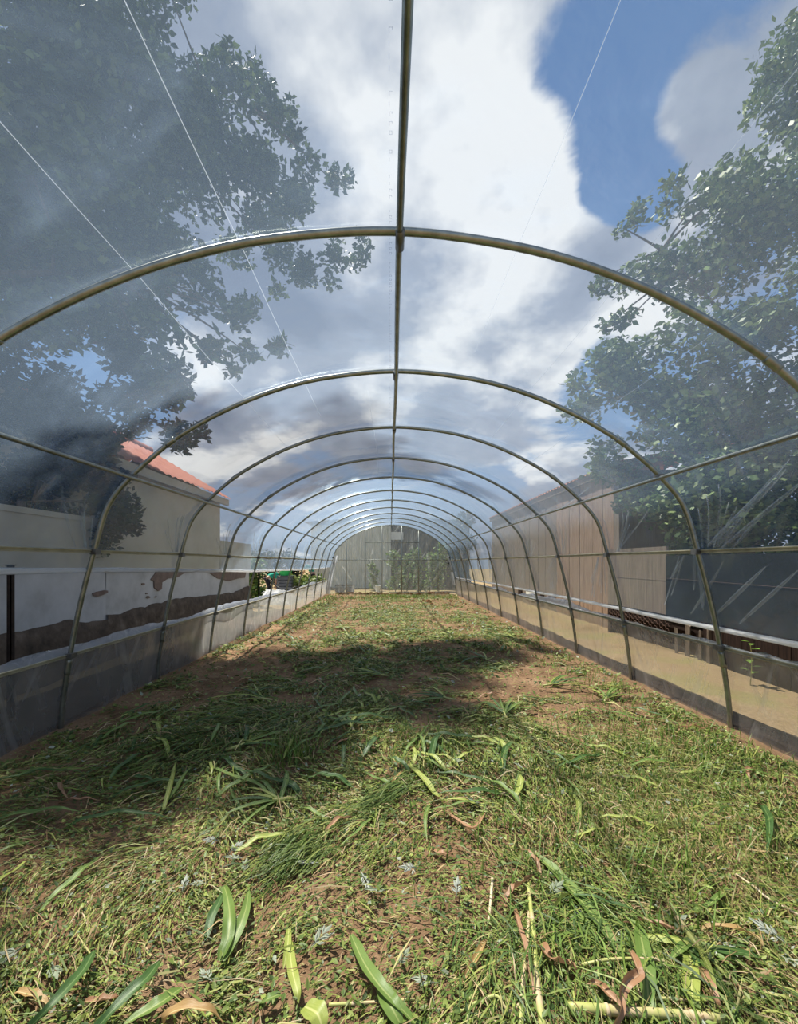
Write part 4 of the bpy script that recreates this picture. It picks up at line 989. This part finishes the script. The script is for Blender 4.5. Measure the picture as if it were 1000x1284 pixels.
def weed_leaves():
    x, y, r = scatter(125000, .7, 18.0, 304, .95, .06)
    n = len(x); a = r.uniform(0, 2 * math.pi, n); L_ = (.012 + .026 * r.random(n) ** 1.5) * np.clip(y / 2.2, .8, 3.2) ** .7
    d = np.stack([np.cos(a), np.sin(a), r.normal(size=n) * .35], 1); s = np.stack([-np.sin(a), np.cos(a), r.normal(size=n) * .45], 1)
    p = np.stack([x, y, hfloor(x, y) + .008 + .04 * r.random(n)], 1)
    V = np.stack([p, p + d * (L_ * .35)[:, None] + s * (L_ * .26)[:, None], p + d * L_[:, None], p + d * (L_ * .45)[:, None] - s * (L_ * .28)[:, None], p + d * (L_ * .5)[:, None] + np.array([0, 0, -.004])], 1)
    b = (np.arange(n) * 5)[:, None]
    F = np.concatenate([b + np.array([[0, 4, 2, 1]]), b + np.array([[0, 3, 2, 4]])], 0)
    pal = np.array([(.12, .18, .04), (.19, .25, .06), (.065, .11, .03), (.30, .34, .24), (.42, .45, .37), (.30, .36, .09)])
    c = pal[r.choice(6, n, p=[.30, .26, .22, .03, .015, .175])] * (.75 + .5 * r.random(n))[:, None]
    tag(obj('weed_leaves', V.reshape(-1, 3), F, 'leaf_cut', col=np.repeat(c, 5, 0)), 'small chopped weed leaves, some showing pale silver undersides', 'weeds', kind='stuff')
weed_leaves()
def tufts():
    """short upright regrowth"""
    r = np.random.default_rng(305); spots = [(.2, 16.9, .9, .5, 420), (1.0, 17.2, .9, .35, 300), (-1.2, 16.2, .6, .5, 200), (-2.3, 16.0, .5, 1.5, 300), (2.3, 16.8, .5, .6, 180), (1.7, 2.7, .9, .7, 900), (2.3, 3.2, .6, .8, 700), (1.2, 2.0, .7, .5, 600), (-.75, 3.05, .16, .14, 240), (.4, 3.1, .6, .4, 260), (2.5, 5.0, .3, 1.5, 240)]
    X = []; 
    for cx, cy, rx, ry, n in spots: X.append(np.stack([cx + r.normal(size=n) * rx * .6, cy + r.normal(size=n) * ry * .6], 1))
    q = np.vstack(X); q = q[(np.abs(q[:, 0] - CX) < 2.88) & (q[:, 1] < 18.4)]; n = len(q)
    a = r.uniform(0, 2 * math.pi, n); h = .06 + .10 * r.random(n); w = .0035 + .003 * (q[:, 1] > 9)[:] * 2
    d = np.stack([np.cos(a), np.sin(a)], 1); s = np.stack([-np.sin(a), np.cos(a)], 1); z0 = hfloor(q[:, 0], q[:, 1])
    V = np.zeros((n, 5, 3)); lean = h * (.2 + .7 * r.random(n))
    for k, (t, wf) in enumerate(((0, 1), (.55, .8))):
        for e, sg in ((0, -1), (1, 1)):
            V[:, k * 2 + e, :2] = q + d * (lean * t * t)[:, None] + s * (w * wf * sg)[:, None]; V[:, k * 2 + e, 2] = z0 + h * t - .004
    V[:, 4, :2] = q + d * lean[:, None]; V[:, 4, 2] = z0 + h * .95
    b = (np.arange(n) * 5); F = [f for i in b for f in ((i, i + 1, i + 3, i + 2), (i + 2, i + 3, i + 4))]
    pal = np.array([(.12, .22, .035), (.18, .28, .05), (.26, .30, .08), (.34, .28, .12)]); c = pal[r.choice(4, n, p=[.35, .3, .2, .15])]
    tag(obj('grass_tufts', V.reshape(-1, 3), F, 'leaf_cut', col=np.repeat(c, 5, 0)), 'short upright tufts of grass growing back through the clippings', 'grass', kind='stuff')
tufts()
# red brown clods along the far gable
V = []; F = []
r = random.Random(77); clod = []
base = None
def clod_mesh(seed):
    r = np.random.default_rng(seed); P = []
    for th in np.linspace(0, math.pi, 5):
        for ph in np.arange(7) * 2 * math.pi / 7:
            k = .75 + .5 * r.random(); P.append((math.sin(th) * math.cos(ph) * k, math.sin(th) * math.sin(ph) * k, math.cos(th) * .6 * k))
    Fq = [(i * 7 + j, i * 7 + (j + 1) % 7, (i + 1) * 7 + (j + 1) % 7, (i + 1) * 7 + j) for i in range(4) for j in range(7)]
    return P, Fq
protos = []
for k in range(3):
    o = obj('soil_clod', *clod_mesh(k), 'soil_red'); protos.append(o)
used = [False] * 3
for i in range(64):
    k = i % 3
    if i < 40: X = -2.5 + 5.2 * (i + r.random() * .7) / 40; Y = 18.3 + r.uniform(-.08, .12); sc = r.uniform(.05, .12)
    else: X = r.uniform(.4, 2.6); Y = r.uniform(13.6, 16.0); sc = r.uniform(.04, .09)
    o = protos[k] if not used[k] else protos[k].copy()
    if used[k]: C.objects.link(o)
    used[k] = True
    z = float(hfloor(X, Y)); o.location = (X, Y, z + sc * .22); o.scale = (sc, sc, sc * .8); o.rotation_euler = (0, 0, r.uniform(0, 6))
    tag(o, 'reddish clod of earth in the row thrown up along the far gable' if i < 40 else 'reddish clod of earth lying loose on the bare red patch', 'clod', 'clods along the far gable' if i < 40 else 'clods on the red patch')

# ================================================================== larger cut leaves and stalks
def strap(P, w, fold=.25, twist=0.0, tip=.08, basew=.55, wave=0.0, seed=0, prof_w=None):
    """a strap shaped leaf along the points P: five across, with a keel"""
    P = np.asarray(P, float); n = len(P); t = np.linspace(0, 1, n)
    T = np.gradient(P, axis=0); T /= np.linalg.norm(T, axis=1)[:, None] + 1e-9
    S = np.cross(T, np.array([0, 0, 1.0])); S /= np.linalg.norm(S, axis=1)[:, None] + 1e-9; Nn = np.cross(S, T)
    if prof_w is None: ww = w * np.interp(t, [0, .12, .45, .8, 1], [basew, .85, 1, .62, tip])
    else: ww = w * np.interp(t, *prof_w)
    r = np.random.default_rng(seed); ph = r.random() * 6
    V = []
    for i in range(n):
        a = twist * t[i]; s = S[i] * math.cos(a) + Nn[i] * math.sin(a); nn = -S[i] * math.sin(a) + Nn[i] * math.cos(a)
        for u in (-1, -.5, 0, .5, 1):
            V.append(P[i] + s * u * ww[i] * .5 + nn * (abs(u) * fold * ww[i] * .5 + wave * ww[i] * math.sin(t[i] * 19 + ph + (1 if u > 0 else 2.3)) * u * u))
    uv = np.array([((u + 1) / 2, tt) for tt in t for u in (-1, -.5, 0, .5, 1)])
    return np.array(V), gridfaces(n, 5), uv
def leaf_px(name, label, cat, pts, w, mat, fold=.3, twist=0, wave=.05, group=None, tip=.08, basew=.55, seed=0):
    """pts = (pixel x, pixel y, height over the soil)"""
    P = catmull([ground_pt(a, b, c) for a, b, c in pts], 6)
    v, f, uv = strap(P, w, fold, twist, tip, basew, wave, seed)
    o = obj(name, v, f, mat, origin=P[0] - np.array([0, 0, pts[0][2]]), smooth=True, uv=uv)
    return tag(o, label, cat, group)
def stalk_px(name, label, pts, r0, r1, mat='stalk', joints=(.35, .7), group=None):
    P = catmull([ground_pt(a, b, c) for a, b, c in pts], 7); n = len(P)
    root = empty(name, P[0] - np.array([0, 0, pts[0][2]])); tag(root, label, 'stalk', group)
    obj('stem', *tube(P, np.linspace(r0, r1, n), 9), mat, root, smooth=True)
    for j in joints:
        k = max(1, min(n - 2, int(j * n))); d = (P[k + 1] - P[k]); d /= np.linalg.norm(d); rr_ = r0 + (r1 - r0) * j
        obj('joint', *tube(np.array([P[k] - d * .006, P[k] - d * .003, P[k] + d * .003, P[k] + d * .006]), [rr_ * 1.02, rr_ * 1.18, rr_ * 1.18, rr_ * 1.02], 9), 'stalk_dry', root, smooth=True)
    return root
stalk_px('maize_stalk', 'thick pale yellow green stalk lying crosswise under the withered curled leaf', [(712, 1263, .03), (770, 1267, .032), (840, 1272, .032), (905, 1277, .03)], .0150, .0125, joints=(.28, .8))
stalk_px('maize_stalk', 'long upright looking pale stalk with straw coloured sheath and a frayed brown top', [(681, 1290, .03), (673, 1230, .035), (669, 1170, .04), (665, 1135, .04), (662, 1108, .035)], .0125, .0075, joints=(.3, .62))
stalk_px('maize_stalk', 'thinner bright yellow green stalk alongside the long pale stalk', [(652, 1290, .025), (656, 1230, .03), (661, 1180, .03), (663, 1142, .03)], .0090, .0055, joints=(.5,))
stalk_px('cut_straw', 'short straw stalk bleached white at its cut end', [(612, 1158, .03), (615, 1130, .035), (617, 1102, .035)], .0055, .0065, 'stalk_dry', ())
stalk_px('cut_stalk', 'arched thin yellow green stem bent over beneath the folded broad leaves', [(727, 1210, .03), (765, 1203, .055), (820, 1203, .05), (845, 1212, .03), (860, 1224, .02)], .0055, .0035, joints=())
stalk_px('cut_stalk', 'straight thin yellow green stem lying level behind the thick crosswise stalk', [(790, 1250, .03), (830, 1252, .03), (862, 1254, .025)], .0055, .0045, joints=())
stalk_px('cut_stalk', 'pale level stem lying alone on dark weeds beside a long drooping leaf', [(412, 1260, .025), (450, 1258, .03), (520, 1253, .025)], .0055, .004, joints=(.4,))
stalk_px('cut_straw', 'bleached straw with a broken kink beside the brown grass', [(922, 1096, .03), (945, 1112, .04), (965, 1128, .04), (1003, 1148, .03)], .004, .0055, 'stalk_dry', ())
stalk_px('cut_stalk', 'bent yellow stem with a sharp elbow beside the long pale stalks', [(560, 1278, .02), (600, 1256, .035), (622, 1249, .05), (632, 1262, .04), (640, 1268, .03), (655, 1255, .03)], .0055, .004, joints=())
LB = leaf_px
LB('maize_leaf', 'broad dark green leaf folded on its pale midrib below a thin neck', 'leaf', [(672, 1070, .03), (700, 1098, .04), (718, 1118, .045), (745, 1150, .05), (770, 1185, .04), (785, 1205, .02)], .062, 'blade_mid', .35, .2, .06, tip=.25, basew=.16)
LB('maize_leaf', 'upright mid green leaf strip running down behind the withered curled leaf', 'leaf', [(800, 1160, .04), (808, 1200, .05), (812, 1245, .045), (815, 1290, .03)], .055, 'blade_mid', .25, .1, .05, basew=.35)
LB('maize_leaf', 'yellow green twin leaf strip fanning from the broken tuft', 'leaf', [(865, 1195, .03), (866, 1220, .04), (868, 1250, .04), (878, 1290, .03)], .05, 'blade_light', .3, -.1, .05, basew=.35)
LB('maize_leaf', 'narrow green leaf strip sloping away from the broken tuft', 'leaf', [(878, 1202, .03), (895, 1228, .04), (912, 1248, .03), (925, 1262, .02)], .032, 'blade_mid', .3, .1, .05)
LB('maize_leaf', 'smooth level green leaf lying like a tongue across the broken tuft', 'leaf', [(808, 1172, .04), (830, 1174, .055), (850, 1178, .05), (868, 1183, .04)], .040, 'blade_light', -.3, 0, .03, tip=.3)
LB('maize_leaf', 'blue green leaf tip pointing away beside the broken tuft', 'leaf', [(880, 1185, .03), (905, 1192, .045), (935, 1196, .04), (960, 1203, .02)], .035, 'blade_dark', .3, 0, .03)
LB('withered_leaf', 'withered pinkish brown leaf curled in a sharp bow over the thick crosswise stalk', 'leaf', [(790, 1192, .05), (797, 1210, .09), (800, 1222, .09), (785, 1232, .09), (778, 1250, .07), (777, 1270, .06), (768, 1290, .03)], .032, 'blade_brown', .8, 1.2, .12, basew=.4, tip=.5)
LB('withered_leaf', 'withered brown leaf arm trailing from the curled bow', 'leaf', [(778, 1262, .06), (762, 1245, .06), (748, 1232, .05), (735, 1233, .04)], .024, 'blade_brown', .8, .8, .12)
LB('withered_leaf', 'curled rust brown leaf lying level above the broken tuft', 'leaf', [(798, 1152, .03), (820, 1158, .045), (842, 1165, .04), (855, 1172, .02)], .024, 'blade_brown', .9, .6, .12)
LB('withered_leaf', 'curled orange brown leaf hooked downward beside the silver weeds', 'leaf', [(880, 1165, .03), (905, 1162, .055), (930, 1168, .055), (950, 1178, .05), (955, 1195, .02)], .026, 'blade_orange', .8, .8, .12)
LB('withered_leaf', 'withered pink leaf strip slipping down beside the yellow green twin leaf', 'leaf', [(878, 1212, .03), (886, 1232, .05), (895, 1250, .05), (898, 1264, .03)], .032, 'blade_brown', .8, .5, .1, basew=.3, tip=.7)
LB('withered_leaf', 'tan dry leaf sheath beside the long pale stalk', 'leaf', [(645, 1140, .05), (650, 1160, .06), (658, 1190, .05), (664, 1225, .04), (670, 1262, .03)], .022, 'blade_brown', .9, .7, .1)
LB('withered_leaf', 'frayed rust brown leaf crumpled round the top of the long pale stalk', 'leaf', [(632, 1135, .03), (642, 1118, .06), (655, 1108, .06), (668, 1098, .04)], .035, 'blade_brown', .8, 1.6, .2, tip=.4)
LB('withered_leaf', 'pale parchment leaf flake beside the long pale stalk', 'leaf', [(676, 1185, .04), (684, 1195, .07), (695, 1205, .05), (715, 1212, .03), (727, 1232, .02)], .045, 'blade_brown', .7, .9, .2)
LB('withered_leaf', 'orange and brown dry leaf slanting beside the short bleached straw', 'leaf', [(608, 1180, .03), (598, 1198, .045), (588, 1215, .04), (578, 1235, .02)], .022, 'blade_orange', .7, .4, .1)
LB('maize_leaf', 'dark green leaf with a shadow beside the bare brown soil strip', 'leaf', [(118, 1192, .05), (105, 1215, .08), (85, 1238, .09), (60, 1265, .08), (36, 1290, .05)], .038, 'blade_dark', .45, .3, .04, basew=.2, tip=.9)
LB('maize_leaf', 'long dark green leaf bowed beside the yellow orange curled leaf', 'leaf', [(200, 1205, .05), (185, 1225, .08), (165, 1243, .08), (140, 1268, .07), (120, 1292, .05)], .042, 'blade_dark', .4, .2, .04, basew=.15, tip=.9)
LB('maize_leaf', 'pointed mid green leaf below the drooping dark leaves', 'leaf', [(228, 1238, .03), (205, 1255, .05), (180, 1270, .05), (150, 1288, .04)], .048, 'blade_mid', .35, -.1, .04, basew=.1)
LB('withered_leaf', 'yellow orange leaf curled into a hook on the pale weeds', 'leaf', [(205, 1285, .03), (215, 1270, .06), (240, 1265, .08), (262, 1268, .07), (280, 1282, .03)], .040, 'blade_orange', .6, .4, .12)
LB('withered_leaf', 'salmon and cream dried leaf lying on the bare soil strip', 'leaf', [(20, 1243, .025), (45, 1250, .045), (62, 1262, .035)], .030, 'blade_orange', .6, .4, .12)
LB('withered_leaf', 'long dull brown dried leaf along the bare soil strip', 'leaf', [(105, 1258, .02), (130, 1254, .04), (155, 1250, .03)], .026, 'blade_brown', .8, .4, .15)
LB('maize_leaf', 'pale green folded leaf spreading into two tips', 'leaf', [(362, 1165, .04), (360, 1190, .05), (355, 1215, .03)], .026, 'blade_light', .4, .1, .05)
LB('maize_leaf', 'pale green leaf tail curving beside the two tipped leaf', 'leaf', [(362, 1180, .04), (366, 1215, .05), (372, 1240, .05), (374, 1258, .03)], .036, 'blade_light', .4, -.2, .05)
LB('maize_leaf', 'dark strap leaf arched over the weeds beside the two tipped leaf', 'leaf', [(352, 1246, .04), (335, 1253, .05), (322, 1262, .03)], .03, 'blade_mid', .35, -.2, .05)
LB('maize_leaf', 'long green leaf drooping across the level pale stem', 'leaf', [(440, 1172, .04), (455, 1205, .06), (475, 1235, .07), (500, 1262, .06), (525, 1288, .04)], .046, 'blade_mid', .4, .2, .05, basew=.25, tip=.6)
LB('maize_leaf', 'broad green leaf end crossing below the level pale stem', 'leaf', [(478, 1236, .05), (490, 1262, .06), (505, 1290, .04)], .06, 'blade_mid', .3, -.2, .05)
LB('maize_leaf', 'smooth silver green broad leaf end facing the level pale stem', 'leaf', [(382, 1262, .04), (398, 1272, .05), (405, 1295, .03)], .07, 'blade_light', .2, 0, .05, basew=.5)
LB('maize_leaf', 'tall green leaf with a curled tip rising beside the dark grass swath', 'leaf', [(275, 1205, .03), (285, 1180, .05), (288, 1150, .07), (285, 1125, .06), (281, 1112, .04)], .05, 'blade_mid', .45, .3, .10, basew=.3, tip=.5)
LB('maize_leaf', 'second green leaf in the dark grass swath, behind the curled tip', 'leaf', [(280, 1205, .03), (297, 1170, .05), (308, 1140, .06), (312, 1112, .04)], .045, 'blade_mid', .35, -.2, .05, basew=.3)
LB('maize_leaf', 'deep green leaf lying under the curled tip leaf', 'leaf', [(258, 1180, .03), (265, 1150, .05), (275, 1130, .05), (282, 1112, .03)], .035, 'blade_dark', .35, -.2, .05, basew=.3)
LB('maize_leaf', 'long leaf reaching from bare soil to a pale shining tip', 'leaf', [(205, 1015, .03), (212, 990, .06), (217, 970, .07), (220, 955, .05)], .03, 'blade_light', .35, .2, .05)
LB('maize_leaf', 'longer mid green leaf beside the pale shining tip', 'leaf', [(203, 1012, .03), (220, 990, .05), (232, 970, .05), (245, 958, .03)], .028, 'blade_mid', .35, .2, .05)
LB('maize_leaf', 'bent green leaf with a drooped end on the sunlit clippings', 'leaf', [(262, 960, .03), (290, 972, .06), (320, 982, .06), (332, 992, .05), (328, 1012, .02)], .032, 'blade_mid', .35, .2, .05)
LB('maize_leaf', 'broad bowed leaf lying above the curled rose brown leaf', 'leaf', [(513, 960, .04), (530, 975, .06), (545, 995, .05), (556, 1002, .03)], .045, 'blade_light', .3, .2, .05, basew=.2)
LB('maize_leaf', 'narrow pale leaf meeting the broad bowed leaf in a point', 'leaf', [(552, 1003, .03), (575, 1002, .05), (595, 1008, .05), (612, 1014, .03)], .026, 'blade_light', .3, .2, .05)
LB('withered_leaf', 'curled rose brown leaf looped on the clippings', 'leaf', [(556, 1018, .02), (578, 1032, .04), (592, 1040, .06), (604, 1028, .06), (610, 1016, .03)], .024, 'blade_brown', .8, .6, .12)
LB('withered_leaf', 'small pink dry leaf flat on the grass away from the loop', 'leaf', [(540, 1066, .02), (555, 1070, .035), (570, 1070, .02)], .028, 'blade_brown', .5, .3, .12)
LB('withered_leaf', 'orange tan leaf propped on edge in the sunlit clippings', 'leaf', [(490, 985, .02), (497, 975, .05), (508, 964, .03)], .026, 'blade_orange', .7, .5, .12)

# silver backed mugwort sprigs turned over on the clippings
def sprig_mesh(seed):
    r = np.random.default_rng(seed); V = []; F = []
    def lobe_(b, a, l, w):
        d = np.array([math.cos(a), math.sin(a), r.uniform(-.1, .25)]); s_ = np.array([-math.sin(a), math.cos(a), r.uniform(-.2, .2)]); k = len(V)
        V.extend([b, b + d * l * .45 + s_ * w, b + d * l, b + d * l * .45 - s_ * w, b + d * l * .5 + np.array([0, 0, .004])]); F.extend([(k, k + 4, k + 2, k + 1), (k, k + 3, k + 2, k + 4)])
    for t in (.0, .28, .56):
        b = np.array([t * .055, 0, .004 + .006 * t])
        for sg in (-1, 1): lobe_(b, sg * r.uniform(.6, .95), .034 * (1 - .3 * t), .0065)
    lobe_(np.array([.03, 0, .01]), 0, .045, .008); lobe_(np.array([-.03, 0, .004]), 0, .062, .003)
    return np.array(V), F
sp = []
for k in range(3):
    v, f = sprig_mesh(k); sp.append(obj('mugwort_sprig', v, f, 'leaf_dry', col=np.tile(np.array([(.40, .44, .34), (.46, .49, .42), (.33, .38, .26)])[k], (len(v), 1))))
rs = random.Random(19)
for i, (px, py) in enumerate(((300, 1085), (291, 1076), (306, 1101), (255, 1117), (270, 1063), (298, 1165), (262, 1240), (455, 1110), (480, 1128), (395, 1195), (378, 1092), (600, 1015), (905, 1195), (975, 1190), (500, 1220), (540, 1245), (572, 1130), (690, 1130), (655, 970), (230, 1125), (66, 1225), (20, 1205), (840, 1010), (565, 960), (985, 1215), (520, 1100))):
    o = sp[i % 3] if i < 3 else sp[i % 3].copy()
    if i >= 3: C.objects.link(o)
    p = ground_pt(px, py); k_ = rs.uniform(.8, 1.3); o.location = p + np.array([0, 0, .035]); o.scale = (k_, k_, k_); o.rotation_euler = (rs.uniform(-.3, .3), rs.uniform(-.3, .3), rs.uniform(0, 6.3))
    tag(o, 'silvery lobed weed sprig turned over on the clippings', 'weed sprig', 'silvery weed sprigs on the clippings')

# a few kinds of loose cut leaf repeated over the floor
kinds = []
def kind_leaf(L_, w, mat, arch, bend, fold, seed):
    t = np.linspace(-.5, .5, 13)
    P = np.stack([t * L_, bend * L_ * (t * t - .08), arch * (1 - (2 * t) ** 2) + .006 * np.sin(t * 17 + seed)], 1)
    v, f, uv = strap(P, w, fold, .25 * ((seed % 3) - 1), .06, .3, .06, seed)
    return v, f, uv, mat
spec = [(.42, .034, 'blade_mid', .045, .25, .35), (.55, .038, 'blade_dark', .05, -.2, .4), (.34, .030, 'blade_light', .04, .35, .3), (.48, .028, 'blade_mid', .035, -.35, .35), (.26, .026, 'blade_brown', .035, .5, .8), (.30, .040, 'blade_dark', .045, .1, .3)]
names = {'blade_mid': ('cut_leaf', 'mid green cut strap leaf lying loose on the clippings'), 'blade_dark': ('cut_leaf', 'deep green cut strap leaf lying loose on the clippings'), 'blade_light': ('cut_leaf', 'yellowish cut strap leaf lying loose on the clippings'), 'blade_brown': ('dry_leaf', 'small withered brown leaf lying loose on the clippings')}
protos = []
for k, sp in enumerate(spec):
    v, f, uv, mt = kind_leaf(*sp, seed=k)
    protos.append(obj(names[mt][0], v, f, mt, smooth=True, uv=uv))
used = [0] * len(spec)
rr = np.random.default_rng(401)
zones = [(-2.4, 2.6, 2.6, 9.2, 150), (-2.2, 2.4, 1.7, 3.2, 46), (-2.0, 2.6, 9.0, 12.5, 34)]
for xa, xb, ya, yb, n in zones:
    done = 0
    while done < n:
        X = rr.uniform(xa, xb); Y = ya + (yb - ya) * rr.random() ** 1.4
        if rr.random() > float(cover_mask(X, Y)) + .1 or abs(X) > (Y + .3) * 1.05: continue
        k = int(rr.choice(len(spec), p=[.26, .22, .18, .18, .07, .09]))
        o = protos[k] if not used[k] else protos[k].copy()
        if used[k]: C.objects.link(o)
        used[k] += 1; done += 1
        mt = spec[k][2]; sc = rr.uniform(.6, 1.15)
        o.location = (X, Y, float(hfloor(X, Y)) + .022); o.scale = (sc, sc * rr.uniform(.8, 1.2), sc)
        o.rotation_euler = (rr.normal() * .1, rr.normal() * .06, float(comb(X, Y)) + rr.normal() * .5)
        side = 'beside the left skirt film' if X < -1.2 else ('beside the right skirt film' if X > 1.4 else 'along the middle of the soil')
        zone = 'nearest the long pale stalks' if Y < 2.6 else ('where the tree shade falls' if Y < 8.6 else 'towards the far gable')
        base_l = names[mt][1].split(' lying')[0]
        tag(o, base_l + ' ' + side + ' ' + zone, 'leaf', base_l + ' ' + side + ', ' + zone)
# uprooted bunches: several leaves spreading from one pale foot
def bunch(P, yaw, n, L_, label, seed, mats=('blade_mid', 'blade_dark', 'blade_light')):
    r = random.Random(seed); root = empty('cut_bunch', P); tag(root, label, 'leaf bunch')
    P = np.asarray(P, float); d0 = np.array([math.cos(yaw), math.sin(yaw), 0])
    obj('foot', *tube(np.array([P + np.array([0, 0, .03]) - d0 * .10, P + np.array([0, 0, .035]), P + np.array([0, 0, .045]) + d0 * .04]), [.011, .012, .008], 8), 'stalk', root, smooth=True)
    for i in range(n):
        a = yaw + (i / (n - 1) - .5) * 1.5 + r.uniform(-.1, .1); l = L_ * r.uniform(.65, 1.1); d = np.array([math.cos(a), math.sin(a), 0]); s = np.array([-math.sin(a), math.cos(a), 0]); c = r.uniform(-.2, .2)
        t = np.linspace(0, 1, 11)[:, None]
        Q = P + d * l * t + s * c * l * t * t + np.array([0, 0, 1]) * (.035 + .10 * l * np.sin(t * 2.6) * r.uniform(.5, 1.1))
        h = hfloor(Q[:, 0], Q[:, 1]) + .012; Q[:, 2] = np.maximum(Q[:, 2], h)
        v, f, uv = strap(Q, r.uniform(.022, .034), .35, r.uniform(-.4, .4), .05, .4, .05, i)
        obj('leaf', v, f, r.choice(mats), root, smooth=True, uv=uv)
bl = [(632, 900, 1.5, 7, .40, 'bunch of leaves splayed like a hand at the edge of the shade'), (560, 880, 2.8, 6, .40, 'drooping dark bunch of leaves lying in the tree shade'), (300, 940, .6, 6, .5, 'shaded bunch with long leaves pointing to the ridge shadow'),
      (440, 915, 1.9, 5, .3, 'small upright blue green bunch beside bare shaded soil'), (350, 1010, 3.4, 5, .3, 'pale sunlit bunch near the bent drooping leaf'), (690, 862, .3, 7, .5, 'large sunlit bunch of pale leaves beside the right half of the soil'), (760, 880, .9, 6, .45, 'sunlit bunch lying nearest the tan skirt film'),
      (610, 830, 2.2, 7, .55, 'broad bunch on the border of shade and sun'), (645, 803, 2.4, 7, .6, 'pale green bunch thrown on the far right soil'), (330, 880, 2.9, 6, .5, 'dark bunch in the deep shade by the left skirt film'), (480, 850, 3.0, 7, .6, 'long leaved bunch lying flat across the shade'), (420, 790, .5, 6, .6, 'pale bunch on the far lit soil before the shade'), (868, 1190, -1.7, 6, .20, 'broken tuft of short leaves beside the rust brown curl')]
for i, (px, py, yaw, n, L_, lab) in enumerate(bl): bunch(ground_pt(px, py), yaw, n, L_, lab, 500 + i)
